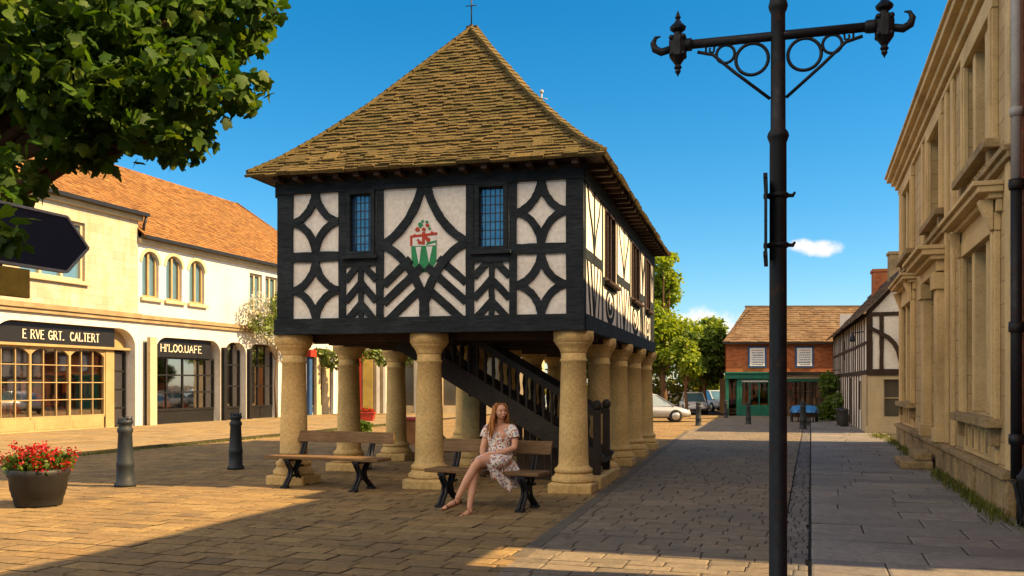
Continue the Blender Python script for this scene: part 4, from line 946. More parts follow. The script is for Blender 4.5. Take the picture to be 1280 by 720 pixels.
st2(F2,(0,1.98),(TL,1.98),.15); st2(F2,(0,2.95),(TL,2.9),.1); st2(F2,(0,3.85),(TL,3.85),.12)
for k in range(21): u = .07+k*.79+random.uniform(-.1,.1); st2(F2,(u,1.98 if k > 2 else 1.9),(u+random.uniform(-.05,.05),3.85),random.uniform(.1,.16))
for k in range(16): u = 1.8+k*.95; st2(F2,(u,0),(u,1.95),.14)
tf.build('timber_frame', 'oldtimber', TH)
m = MB(); pf = [(0,0),(.5,.45),(1.95,2.0)]
slates(m, (-.32,TL,3.72), (-.32,-.28,3.72), (1,0,0), pf, 17, (.22,.42), .045, False, False, jit=.03, lap=1.6); slates(m, (TW+.3,-.28,3.72), (TW+.3,TL,3.72), (-1,0,0), pf, 17, (.3,.5), .04, False, False); rf = m.build('roof', 'greytile', TH)
m = MB(); m.add([(-.32,-.26,3.7),(-.32,TL,3.7),(1.65,TL,5.68),(1.65,-.26,5.68),(TW+.3,TL,3.7),(TW+.3,-.26,3.7)], [(0,1,2,3),(3,2,4,5)]); m.bar((1.67,-.3,5.76),(1.67,TL,5.76),.22,.1); m.build('roof_deck', 'oldtimber', rf)
m = MB(); m.box(1.35,2.2,11.2,12.1,4.6,6.5); m.box(1.3,2.25,11.15,12.15,6.5,6.62); m.build('chimney', 'redbrick', rf, uv=True)
m = MB(); m.box(1.55,2.2,7.4,8.1,4.9,6.75); m.box(1.5,2.25,7.35,8.15,6.75,6.85); m.build('chimney', 'stonedark', rf)
m = MB(); m.tube([F2(.1,3.3,.1),F2(.1,3.25,.45)],.02,6); m.lathe([(.02,3.22),(.11,3.05),(.1,2.98)], F2(.1,0,.45), 10); m.build('wall_lamp', 'iron', TH)
m = MB()
PL = thing('wall_plant', 'leafy green basket plant hanging on the timber house wall near the brick shop', 'plant', (14.2,41.2,0), R(-15.5))
P = blob_points([(0,0,1.75,.45,.8,.4),(0,.3,1.35,.35,.5,.4)], 700, 41); scatter('leaves', P, (.12,.22), 'leaf', 'green', PL, seed=42)
m = MB(); m.lathe([(.05,1.2),(.25,1.35),(.3,1.5)], (0,0,0), 12); m.tube([(0,0,1.5),(.1,0,2.2),(.6,0,2.25)],.02,6); m.build('basket', 'iron', PL)
BS = thing('leafy_shrub', 'dense green shrub growing in front of the timber house beside the blue covered barrow', 'shrub', (14.0,39.6,0))
P = blob_points([(0,0,.6,.7,.5,.6),(.6,.2,.75,.5,.4,.7),(-.5,.1,.4,.4,.4,.4)], 1300, 43); scatter('leaves', P, (.1,.2), 'leaf', 'green', BS, seed=44)
m = MB(); m.tube([(0,0,0),(0,0,.5)],.05,6); m.tube([(.05,0,.1),(.5,.15,.7)],.03,6); m.build('stem', 'bark', BS)
MAPLE_LOBES = [(-2.72,5.40,3.76,0.66,0.80,0.42),(-2.12,5.30,3.63,0.51,0.80,0.33),(-1.66,5.30,3.73,0.27,0.45,0.22),(-1.42,5.20,3.73,0.10,0.25,0.12),(-1.75,5.10,3.29,0.25,0.50,0.20),(-1.50,5.15,3.23,0.13,0.25,0.08),(-1.41,5.15,3.31,0.08,0.15,0.05),(-1.58,5.20,3.50,0.11,0.20,0.06),(-2.26,5.30,3.21,0.48,0.80,0.27),(-2.48,5.20,3.21,0.28,0.60,0.32),(-2.70,5.00,3.43,0.35,0.50,0.26),(-1.93,5.10,2.98,0.21,0.40,0.13),(-2.46,5.20,2.91,0.21,0.35,0.10),(-1.71,5.10,2.98,0.07,0.15,0.09),(-2.64,4.90,2.73,0.11,0.35,0.17),(-2.14,3.95,2.25,0.06,0.15,0.10),(-2.45,4.30,2.42,0.10,0.30,0.19),(-2.53,5.50,4.47,1.10,1.00,0.53),(-1.74,5.40,4.18,0.38,0.60,0.28),(-3.64,5.30,3.67,0.69,1.10,0.88)]
# ------------------------------------------------------------------ trees
def limb(mb, a, b, r0, r1, sag=.0, n=6):
    a, b = Vector(a), Vector(b); pts = [a.lerp(b, i/n)+Vector((random.uniform(-1,1),random.uniform(-1,1),random.uniform(-1,1)))*(.02*(b-a).length if 0 < i < n else 0)+Vector((0,0,sag*math.sin(PI*i/n))) for i in range(n+1)]
    mb.tube(pts, [r0+(r1-r0)*i/n for i in range(n+1)], 9)
    return pts
MT = thing('maple_tree', 'big leafed maple overhanging the top left corner beside the navy arrow sign', 'tree', (-3.62,5.75,0))
o0 = Vector((-3.62,5.75,0))
m = MB(); m.tube([(0,0,-.1),(.07,0,.6),(.17,-.02,1.7),(.28,-.05,2.6),(.40,-.08,3.3),(.46,-.1,4.4),(.5,-.1,6)], [.3,.22,.19,.18,.17,.12,.04], 12)
for l in MAPLE_LOBES:
    c = Vector(l[:3])-o0; z = max(2.3, min(4.4, c.z-.35)); limb(m, (.3+.1*(z-2.6),-.07,z), c, .05, .012, .1)
m.build('trunk', 'bark', MT)
P = blob_points(MAPLE_LOBES, 15000, 51, .22)-np.array(o0); scatter('crown', P, (.04,.092), 'maple', 'maple', MT, seed=52, droop=.75)
def tree(name, label, loc, h, blobs, mats, n, size, trunk=.16, seed=1, group=None, fork=4):
    T = thing(name, label, 'tree', loc, 0, group)
    m = MB(); top = max(b[2] for b in blobs); m.tube([(0,0,-.1),(.03,.02,h*.3),(-.03,.04,h*.6),(.02,0,top)], [trunk*1.25,trunk,trunk*.8,trunk*.2], 9)
    for b in blobs: limb(m, (0,0,min(h*.8,b[2]*.6)), b[:3], trunk*.5, .02, .1)
    m.build('trunk', 'bark', T)
    scatter('crown', blob_points(blobs, n, seed, .35), size, 'leaf', mats, T, seed=seed+1); return T
rnd = random.Random(4)
def crown(w, z0, z1, n, narrow=.5):
    out = []
    for k in range(n):
        f = (k+.5)/n; z = z0+(z1-z0)*f; rr = w*(1-narrow*abs(f-.4)*1.6); a = rnd.uniform(0, 2*PI); d = rr*rnd.uniform(.2,.75)
        out.append((d*math.cos(a), d*math.sin(a), z, rr*rnd.uniform(.4,.6), rr*rnd.uniform(.4,.6), rr*rnd.uniform(.3,.45)))
    return out
tree('lime_tree', 'tall bright yellow green tree rising behind the market hall and the silver car', (8.9,54,0), 3, crown(3.2,2.4,9.2,17,.75), 'lime', 16000, (.16,.3), .2, 61)
tree('corner_tree', 'bright yellow green tree just left of the brick shop, behind the dark rounded tree', (11.9,58,0), 2, crown(2.3,1.6,5.6,12,.5), 'lime', 8500, (.16,.3), .14, 75)
tree('round_tree', 'smaller rounded dark green tree between the tall bright tree and the brick shop', (10.4,49.5,0), 2, crown(1.75,2.0,4.6,11,.5), 'green', 8000, (.13,.24), .1, 63)
tree('street_tree', 'small bright green tree with a thin dark trunk behind the silver car', (8.9,47,0), 1.8, crown(1.25,2.0,3.9,8,.5), 'lime', 4600, (.12,.22), .09, 65)
tree('square_tree', 'green tree behind the stair at the far end of the market hall', (3.2,57,0), 2, crown(2.8,1.8,6.5,12,.5), 'green', 5200, (.18,.34), .18, 67)
tree('yard_tree', 'pale green tree between the painted shopfronts and the stair under the hall', (-2.2,57,0), 2, crown(2.6,1.6,6,12,.5), 'lime', 4800, (.18,.34), .18, 69)
HD = thing('hedge', 'low mixed yellow and green hedge behind the parked cars at the end of the square', 'hedge', (7,60,0))
bl = [(x, rnd.uniform(-.5,.5), .9+rnd.uniform(-.2,.5), .9, .6, .9+rnd.uniform(0,.5)) for x in np.arange(-9, 11, .8)]
scatter('leaves', blob_points(bl, 9000, 71, .3), (.16,.3), 'leaf', 'autumn', HD, seed=72)
m = MB()
for x in np.arange(-9, 11, .8): m.tube([(x,0,-.1),(x+.1,.05,.6),(x-.1,0,1.3)], [.05,.04,.02], 5)
m.build('stem', 'bark', HD)

# ------------------------------------------------------------------ vehicles
def loft(mb, rings, mi=0, smooth=True, caps=True, mats=None):
    n = len(rings[0]); vs = [p for r in rings for p in r]
    for i in range(len(rings)-1):
        pass
    fs = [(i*n+j, i*n+(j+1)%n, (i+1)*n+(j+1)%n, (i+1)*n+j) for i in range(len(rings)-1) for j in range(n)]
    if caps: fs += [tuple(range(n))[::-1], tuple(range((len(rings)-1)*n, len(rings)*n))]
    mb.add(vs, fs, mi, smooth)
def car(label, paint, loc, rot, scale):
    C = thing('parked_car', label, 'car', loc, rot, 'cars parked at the end of the square'); C.scale = (scale,)*3
    m = MB(); rings = []
    for x, w, zb, zt in ((-2.02,.55,.42,.70),(-1.95,.70,.32,.80),(-1.6,.80,.24,.90),(-.9,.84,.2,.92),(.2,.85,.2,.90),(1.0,.84,.2,.86),(1.55,.79,.22,.76),(1.9,.68,.28,.64),(2.02,.52,.36,.56)):
        ring = []
        for k in range(16):
            a = 2*PI*k/16; cy, cz = math.cos(a), math.sin(a); e = .55
            ring.append((x, w*math.copysign(abs(cy)**e, cy), (zb+zt)/2+(zt-zb)/2*math.copysign(abs(cz)**e, cz)))
        rings.append(ring)
    loft(m, rings); m.build('body', paint, C)
    st = ((-1.9,.62,.84,.62),(-1.55,.7,1.10,.58),(-1.0,.74,1.36,.57),(-.2,.75,1.43,.58),(.35,.74,1.38,.57),(.75,.73,1.16,.6),(1.2,.7,.86,.62))
    g = MB(); t_ = MB()
    loft(g, [[(x,-w,.82),(x,w,.82),(x,wt,max(.83,z)),(x,-wt,max(.83,z))] for x,w,z,wt in st], smooth=False); g.build('windows', 'blue_glass', C)
    loft(t_, [[(x,-wt-.015,z-.0),(x,wt+.015,z-.0),(x,wt-.04,z+.03),(x,-wt+.04,z+.03)] for x,w,z,wt in st[1:5]])
    for s_ in (-1,1):
        for (a, b) in ((4,6),(1,0)): t_.bar((st[a][0],s_*st[a][3],st[a][2]),(st[b][0],s_*st[b][1],.84),.07,.05)
        t_.bar((-.35,s_*.585,1.42),(-.35,s_*.755,.84),.06,.04)
    t_.build('roof', paint, C)
    w_ = MB(); w_.lathe([(.2,-.09),(.31,-.085),(.33,-.05),(.33,.05),(.31,.085),(.2,.09)], n=20, axis='y'); w_ = w_.build('wheel', 'tyre', C)
    r_ = MB(); r_.lathe([(.05,-.1),(.19,-.095),(.2,-.07),(.2,.07),(.19,.095),(.05,.1)], n=20, axis='y')
    r_.build('rim', 'chrome', w_); w_.location = (1.25,-.76,.33); repeat(w_, [(-1.25,-.76,.33),(1.25,.76,.33),(-1.25,.76,.33)], C)
    h = MB(); h.ball((1.9,.5,.60),(.1,.12,.06)); h = h.build('headlight', 'chrome', C); repeat(h, [(0,-1.0,0)], C)
    t_ = MB(); t_.box(1.93,2.0,-.5,.5,.3,.44); t_.box(-2.0,-1.93,-.5,.5,.3,.44); t_.build('bumper', 'black', C)
    return C
c1 = car('silver car parked nearest, its nose pointing right beside the last hall column', 'silver', (5.75,38.6,0), R(-4), .83)
car('white car seen from the front between the dark tree trunks and the bollard', 'whitecar', (9.85,50,0), R(-95), .8)
car('pale blue white car parked far back just left of the green shopfront', 'bluecar', (11.95,54,0), R(-80), .85)
car('dark silver car mostly hidden behind the white hall columns', 'silver', (2.6,44,0), R(-8), .83)

# ------------------------------------------------------------------ street furniture
def bollard_proto(label, loc, k=1.0):
    m = MB(); m.lathe([(.155,0),(.155,.05),(.125,.08),(.122,.30),(.128,.31),(.128,.36),(.118,.38),(.098,.80),(.112,.82),(.112,.87),(.092,.885),(.092,.93),(.115,.95),(.115,.985),(.08,1.01),(.03,1.03)], n=20)
    for i in range(8):
        a = i*PI/4; m.tube([(.085*math.cos(a),.085*math.sin(a),.99),(.1*math.cos(a),.1*math.sin(a),1.05)], [.022,.006], 5)
    o = m.build('bollard', 'bollard'); o.location = loc; o.scale = (k,)*3; return tag(o, label, 'bollard', 'cast iron bollards in the square')
b0 = bollard_proto('grey iron bollard with a crowned cap standing beside the red flower tub', (-5.95,14.15,.02), 1.03)
for loc, k, lb in (((-5.12,17.05,.02), 1.0, 'grey iron bollard with a crowned cap standing left of the first hall column'), ((7.05,34.8,.0), .88, 'dark bollard in front of the white car and tree trunks'), ((9.3,36.2,.0), .84, 'dark bollard in front of the green shopfront'), ((10.25,32.4,.0), .95, 'dark bollard nearest the drain channel, before the blue covered barrow'), ((9.95,42.8,.0), .8, 'small bollard by the left corner of the green shopfront')):
    c = b0.copy(); COL.objects.link(c); c.location = loc; c.scale = (k,)*3; c['label'] = lb
    if loc[1] > 20: c.data = c.data.copy() if c.data.users > 99 else c.data
# flower tub and its geraniums
TX, TY = -6.15, 11.95
m = MB(); m.lathe([(.27,0),(.285,.03),(.30,.12),(.312,.13),(.325,.2),(.335,.21),(.35,.36),(.375,.40),(.38,.47),(.36,.49),(.335,.47),(.33,.43)], n=32); tb = m.build('flower_tub', 'tub'); tb.location = (TX,TY,.02); tag(tb, 'black barrel shaped tub filled with red flowers', 'flower tub')
m = MB(); m.lathe([(.33,.40),(.33,.43),(.1,.45),(.0,.46)], n=20); m.build('soil', 'soil', tb)
GP = thing('geranium_plant', 'mass of bright red geraniums growing in the black tub', 'flowers', (TX,TY,.45))
P = blob_points([(0,0,.1,.40,.40,.16),(.15,.05,.16,.26,.26,.14),(-.16,-.05,.15,.26,.26,.14)], 1100, 81, .4); scatter('leaves', P, (.04,.08), 'leaf', 'green', GP, seed=82)
cen = blob_points([(0,0,.15,.42,.42,.2),(.12,0,.2,.3,.3,.18),(-.15,0,.2,.3,.3,.16)], 130, 83, .85); cen = cen[cen[:,2] > .02]
pp = np.concatenate([c+RNG.normal(0,.026,(13,3)) for c in cen]); scatter('blossom', pp, (.022,.045), 'leaf', 'petal', GP, seed=84, droop=-.3)
m = MB()
for c in cen[:70]: m.tube([(c[0]*.4,c[1]*.4,-.05),(c[0]*.8,c[1]*.8,c[2]*.6),tuple(c)], .004, 4)
m.build('stems', 'green', GP)
# planters behind the hall
m = MB(); m.box(-.3,.3,-.28,.28,0,.62); m.box(-.33,.33,-.31,.31,.62,.7,1); m.box(.302,.34,-.28,.28,0,.62,2); o = place(m.build('wooden_planter', ['crate','redpaint','black'], bevel=.012), (-2.72,24.4,.02), R(-14)); tag(o, 'square brown wooden planter with a red rim behind the left bench', 'planter')
m = MB(); m.lathe([(.09,0),(.07,.1),(.06,.85),(.1,.9),(.05,.95)], n=12); o = place(m.build('white_post', 'white'), (-3.15,24.3,.02)); tag(o, 'slim whitish post standing just left of the brown wooden planter', 'post')
SB = thing('green_shrub', 'small rounded green shrub on the paving seen between the second and third left columns', 'shrub', (-4.85,29.6,.0))
P = blob_points([(0,0,.2,.36,.3,.22),(.15,0,.28,.22,.2,.16)], 420, 91, .4); scatter('leaves', P, (.06,.13), 'leaf', 'green', SB, seed=92)
m = MB(); m.tube([(0,0,0),(.02,0,.25)], .03, 6); m.build('stem', 'bark', SB)
FB = MB(); FB.hexa([(-.32,-.2,0),(.32,-.2,0),(.32,.2,0),(-.32,.2,0),(-.42,-.26,.4),(.42,-.26,.4),(.42,.26,.4),(-.42,.26,.4)]); FB.box(-.44,.44,-.28,.28,.4,.46); o = place(FB.build('flower_trough', 'redpaint', bevel=.02), (-6.0,37.5,0)); tag(o, 'red flared trough on the paving near the painted shopfronts', 'planter')
FP = thing('trough_flowers', 'orange red flowers growing in the red trough', 'flowers', (-6.0,37.5,.44))
P = blob_points([(0,0,.08,.4,.24,.14)], 260, 93, .3); scatter('blossom', P, (.06,.12), 'leaf', 'petal', FP, seed=94); scatter('leaves', P[:90]-np.array((0,0,.06)), (.08,.14), 'leaf', 'green', FP, seed=95)
# barrow under a blue cover
BW = thing('covered_barrow', 'dark wooden barrow under a bright blue cover in front of the brick shop', 'barrow', (12.2,38.4,0), R(-8))
m = MB(); m.hexa([(-.42,-.4,.22),(.42,-.4,.22),(.42,.5,.22),(-.42,.5,.22),(-.5,-.5,.5),(.5,-.5,.5),(.5,.6,.5),(-.5,.6,.5)]); m.build('tray', 'oldtimber', BW, bevel=.02)
m = MB(); n = 10
def tz(x, y): return .70-.10*abs(x)**2*2+.014*math.sin(x*17+y*9)+.012*math.sin(y*23)
vs = [(-.52+1.04*i/n, -.54+1.18*j/n, tz(-.52+1.04*i/n, -.54+1.18*j/n) if 0 < i < n and 0 < j < n else .42+.02*math.sin(i*3+j*5)) for i in range(n+1) for j in range(n+1)]
m.add(vs, [(i*(n+1)+j,(i+1)*(n+1)+j,(i+1)*(n+1)+j+1,i*(n+1)+j+1) for i in range(n) for j in range(n)], 0, True); m.build('cover', 'tarp', BW)
m = MB(); m.ring((0,.24,0), .22, .03, RIGHT, 20, 6)
for k in range(4): a = k*PI/4; m.tube([(0,.21*math.cos(a),.24+.21*math.sin(a)),(0,-.21*math.cos(a),.24-.21*math.sin(a))], .014, 5)
w_ = m.build('wheel', 'tyre', BW); w_.location = (-.5,.05,0); repeat(w_, [(.5,.05,0)], BW)
m = MB(); m.tube([(-.35,-.4,.4),(-.35,-.95,.55)], .025, 6); h_ = m.build('handle', 'oldtimber', BW); repeat(h_, [(.7,0,0)], BW)
m = MB(); m.bar((-.3,-.38,.0),(-.3,-.36,.3),.05,.05); h_ = m.build('leg', 'oldtimber', BW); repeat(h_, [(.6,0,0)], BW)
# two dark churns by the timber house
m = MB(); m.lathe([(.14,0),(.15,.04),(.165,.2),(.165,.4),(.15,.56),(.16,.58),(.16,.62),(.1,.66),(.04,.68)], n=18); o = m.build('barrel', 'tub'); o.location = (12.35,34.2,.02); tag(o, 'dark lidded barrel against the timber house wall, the nearer of the two', 'barrel', 'barrels by the timber house')
c = o.copy(); COL.objects.link(c); c.location = (12.62,35.3,.02); c['label'] = 'dark lidded barrel against the timber house wall, the farther of the two'

# iron signpost with cross arm
LP = thing('iron_post', 'tall black iron post with a scrolled cross arm and spiked ends in the foreground', 'post', (1.88,6.5,0), R(-15.9))
m = MB(); m.lathe([(.13,0),(.13,.10),(.09,.13),(.08,.17),(.063,.2),(.058,3.3),(.069,3.33),(.076,3.35),(.069,3.375),(.052,3.4),(.049,4.22),(.06,4.24),(.068,4.27),(.06,4.3),(.055,4.34),(.06,4.6),(.035,4.8),(.0,4.95)], n=28); m.build('pole', 'iron', LP)
m = MB(); m.tube([(-.66,0,4.06),(.62,0,4.06)], .033, 14); m.ball((-.64,0,4.06),.045); m.ball((.60,0,4.06),.045); m.build('cross_arm', 'iron', LP)
for sg in (-1, 1):
    F4 = lambda u, z, d: (sg*u, d, z)
    m = MB(); m.tube([(sg*.055,0,3.62),(sg*.3,0,3.83),(sg*.45,0,3.97),(sg*.56,0,4.0)], .0125, 6)
    m.ring((.178,3.912,0), .112, .0125, F4, 28, 6); m.ring((.362,3.966,0), .064, .011, F4, 22, 6)
    m.tube([(sg*.44,0,4.03),(sg*.445,0,3.99),(sg*.46,0,3.985),(sg*.475,0,4.0),(sg*.47,0,4.02)], .008, 5); m.tube([(sg*.5,0,4.03),(sg*.5,0,3.99)], .008, 5);
    m.build('scroll_bracket', 'iron', LP)
    m = MB(); x = sg*.70
    m.lathe([(.0,3.83),(.008,3.85),(.022,3.87),(.018,3.885),(.03,3.90),(.02,3.92),(.045,3.955),(.062,3.98),(.066,4.09),(.06,4.125),(.03,4.14),(.028,4.155),(.055,4.175),(.06,4.195),(.03,4.225),(.014,4.25),(.022,4.265),(.012,4.29),(.0,4.32)], (x,0,0), 10, smooth=False)
    for k in range(4): a = k*PI/2+PI/4; m.ball((x+.06*math.cos(a),.06*math.sin(a),4.11),.02); m.ball((x+.06*math.cos(a),.06*math.sin(a),3.99),.018)
    m.tube([(x-sg*.1,0,4.06),(x-sg*.05,0,4.06)], .045, 10)
    m.tube([(x+sg*.05,0,4.04),(x+sg*.12,0,4.025),(x+sg*.165,0,4.05),(x+sg*.18,0,4.095),(x+sg*.16,0,4.135),(x+sg*.125,0,4.14)], [.028,.03,.028,.022,.014,.005], 8)
    m.build('finial', 'iron', LP)
m = MB(); m.box(-.092,-.075,-.30,.30,2.48,3.02); m.box(-.098,-.07,-.31,.31,2.47,2.5); m.box(-.098,-.07,-.31,.31,3.0,3.03); m.build('sign_plate', 'iron', LP)
m = MB()
for z in (2.58, 2.93):
    m = MB(); m.lathe([(.066,z-.018),(.074,z-.012),(.074,z+.012),(.066,z+.018)], n=20); m.tube([(-.1,0,z),(-.06,0,z)], .018, 8); m.tube([(.06,0,z),(.1,0,z-.003),(.115,0,z+.02)], [.014,.015,.008], 7); m.build('clamp', 'iron', LP)
# navy arrow sign on its own post
AS = thing('arrow_sign', 'dark navy arrow shaped sign with pale edging pointing right at the left edge', 'sign', (-2.52,3.55,0), STREET)
FA = RIGHT
poly = [(-.1,2.15),(1.02,2.15),(1.16,2.285),(1.02,2.42),(-.1,2.42)]
m = MB(); m.fpoly(FA, poly, .0, .022); m.build('arrow_panel', 'navy', AS, bevel=.004)
m = MB(); e = [(-.1,2.42),(1.02,2.42),(1.16,2.285),(1.02,2.15),(-.1,2.15)]
for a, b in zip(e, e[1:]): m.fstrip(FA, [a,b], .012, -.004, .0275)
m.build('edging', 'grey', AS)
m = MB(); m.tube([(-.035,-.1,0),(-.035,-.1,2.7)], .035, 10); m.ball((-.035,-.1,2.72),.05); m.build('pole', 'iron', AS)
m = MB(); m.fbox(FA, -.1, .80, 2.0, 2.135, .0, .02); m.build('lower_panel', 'ochre', AS, bevel=.004)

# ------------------------------------------------------------------ woman on the bench
WM = thing('person', 'woman in a short sleeved floral dress sitting cross legged on the bench looking aside', 'person', (BX+.155,BY-.07,-.022), BROT); WM.scale = (1.05,)*3
m = MB()
def cap(a, ra, b, rb):
    a, b = Vector(a), Vector(b); m.tube([a, a.lerp(b,.5), b], [ra,(ra+rb)/2,rb], 14); m.ball(a, ra*.998, 12); m.ball(b, rb*.998, 12)
def chain(*pr):
    for (a, ra), (b, rb) in zip(pr, pr[1:]): cap(a, ra, b, rb)
m.ball((0,.03,.63), (.165,.13,.12), 16); m.ball((.0,.05,.80), (.118,.092,.14), 16); m.ball((.005,.055,.93), (.145,.10,.13), 16)
m.ball((-.06,-.02,.92), (.058,.055,.06), 12); m.ball((.07,-.02,.92), (.058,.055,.06), 12)
chain(((-.145,.06,1.005),.052), ((.0,.06,1.03),.055), ((.155,.06,1.005),.052)); chain(((.005,.05,1.03),.052), ((.02,.025,1.13),.043))
HC = Vector((.028,.005,1.205)); ha = R(50); tilt = R(6)
def hl(r, f, u):   # head: right, forward, up
    f2, u2 = f*math.cos(tilt)-u*math.sin(tilt), f*math.sin(tilt)+u*math.cos(tilt)
    fx, fy = math.sin(ha), -math.cos(ha); return HC+Vector((-fy*r*1.0+fx*f2, fx*r+fy*f2, u2))
def hball(r, f, u, s_, n=12): m.ball(hl(r,f,u), s_, n)
hball(0,-.012,.022,(.073,.073,.086),16); hball(0,.022,-.02,(.056,.056,.07),14); hball(0,.036,-.062,(.03,.03,.026)); hball(0,.04,.03,(.05,.05,.045))
for k in range(5): hball(0,.072+.006*k,.02-.011*k,.0085+.0012*k,8)
hball(-.03,.05,-.02,.026); hball(.03,.05,-.02,.026); hball(0,.07,-.047,(.022,.022,.010)); hball(-.072,-.005,-.005,(.012,.014,.022)); hball(.072,-.005,-.005,(.012,.014,.022))
# legs: her left leg crosses over the right one
chain(((-.09,.02,.60),.088), ((-.1,-.2,.585),.08), ((-.115,-.40,.545),.056), ((-.108,-.45,.48),.05), ((-.105,-.49,.34),.05), ((-.098,-.575,.13),.031))
chain(((-.098,-.575,.13),.032), ((-.098,-.565,.075),.034), ((-.108,-.655,.05),.028), ((-.12,-.735,.034),.02), ((-.123,-.77,.03),.014))
chain(((.09,.02,.61),.09), ((.03,-.22,.625),.082), ((-.05,-.43,.635),.058), ((-.085,-.475,.575),.051), ((-.15,-.53,.43),.051), ((-.235,-.60,.235),.032))
chain(((-.235,-.60,.235),.033), ((-.25,-.585,.185),.033), ((-.29,-.665,.16),.028), ((-.325,-.725,.135),.021), ((-.34,-.755,.125),.014))
for k in range(4):
    cap((-.345+.013*k,-.745-.003*k,.13), .010-.0008*k, (-.35+.014*k,-.775+.004*k,.118), .008); cap((-.143+.013*k,-.755+.002*k,.032), .010-.0008*k, (-.146+.014*k,-.787+.005*k,.03), .0085)
# arms and hands
chain(((-.16,.06,1.0),.05), ((-.185,.03,.88),.042), ((-.195,-.02,.77),.036), ((-.15,-.13,.72),.034), ((-.085,-.235,.70),.024))
chain(((.168,.06,1.0),.05), ((.2,.045,.88),.042), ((.215,.0,.78),.036), ((.13,-.12,.735),.034), ((.03,-.215,.715),.024))
def hand(w, d, side):
    w = Vector(w); d = Vector(d).normalized(); s_ = Vector(side).normalized(); up = s_.cross(d)
    cap(w, .024, w+d*.06, .026); cap(w+s_*.014, .02, w+d*.065+s_*.018, .018); cap(w-s_*.014, .02, w+d*.065-s_*.018, .018)
    for k, L in enumerate((.062,.072,.068,.052)):
        a = w+d*.075+s_*(.027-.018*k); b = a+d*L*.55+Vector((0,0,-.006)); c = b+d*L*.4+Vector((0,0,-.022)); chain((a,.0095), (b,.0088), (c,.0075))
    a = w+d*.02+s_*.03; chain((a,.012), (a+d*.03+s_*.022,.0105), (a+d*.06+s_*.024+Vector((0,0,-.012)),.0085))
hand((-.085,-.235,.70), (.62,-.72,-.06), (.72,.62,0)); hand((.03,-.215,.715), (-.8,-.55,-.02), (-.5,.8,0))
body = m.build('body', 'skin', WM)
rm = body.modifiers.new('fuse', 'REMESH'); rm.mode = 'VOXEL'; rm.voxel_size = .0062
sm_ = body.modifiers.new('soft', 'SMOOTH'); sm_.factor = .5; sm_.iterations = 3
bpy.context.view_layer.update()
me = bpy.data.meshes.new_from_object(body.evaluated_get(bpy.context.evaluated_depsgraph_get()))
body.modifiers.clear(); body.data = me
for p in me.polygons: p.use_smooth = True
# dress
d_ = MB()
def ring(c, rx, e2, n=28, k=1.0, fold=0.0, nf=7, ph=0):
    c, e2 = Vector(c), Vector(e2); return [c+Vector((rx,0,0))*math.cos(2*PI*i/n)*(1+fold*math.sin(nf*2*PI*i/n+ph))+e2*math.sin(2*PI*i/n)*(1+fold*math.sin(nf*2*PI*i/n+ph)) for i in range(n)]
loft(d_, [ring((0,.055,1.035),.135,(0,.055,.03)), ring((.0,.055,1.0),.165,(0,.085,.035)), ring((.005,.045,.93),.165,(0,.13,.0)), ring((.0,.045,.86),.145,(0,.12,0)), ring((0,.05,.775),.128,(0,.103,0)),
   ring((0,.045,.70),.158,(0,.128,.01), fold=.012), ring((0,.0,.655),.195,(0,.13,.07), fold=.015), ring((.005,-.10,.635),.205,(0,.06,.11), fold=.018), ring((.0,-.22,.625),.20,(0,.03,.112), fold=.022), ring((-.04,-.32,.612),.16,(0,.03,.09), fold=.03, ph=1), ring((-.06,-.375,.605),.135,(0,.03,.082), fold=.035, ph=1.4)], caps=False)
n1, n2 = 22, 9; vs = []
for i in range(n1+1):
    f = i/n1; a = Vector((.17-.03*f,.09,.63)).lerp(Vector((.01,-.40,.655)), f); b = Vector((.27,.06,.40)).lerp(Vector((.055,-.42,.44)), f)+Vector((.0,0,-.14*math.sin(PI*min(1,f*1.15))))
    for j in range(n2+1):
        g_ = j/n2; p = a.lerp(b, g_)+Vector((.05*math.sin(PI*g_*.6)+.018*g_*math.sin(f*19), -.015*g_*math.cos(f*17), .012*g_*math.sin(f*25))); vs.append(p)
d_.add(vs, [(i*(n2+1)+j,(i+1)*(n2+1)+j,(i+1)*(n2+1)+j+1,i*(n2+1)+j+1) for i in range(n1) for j in range(n2)], 0, True)
for s_ in (-1, 1): d_.tube([(s_*.125,.06,1.03),(s_*.172,.055,.995),(s_*.196,.045,.925),(s_*.202,.04,.895)], [.05,.064,.06,.064], 14, caps=False)
dr_ = d_.build('dress', 'dress', WM); sd = dr_.modifiers.new('cloth', 'SOLIDIFY'); sd.thickness = .006
sb_ = dr_.modifiers.new('sub', 'SUBSURF'); sb_.levels = sb_.render_levels = 1
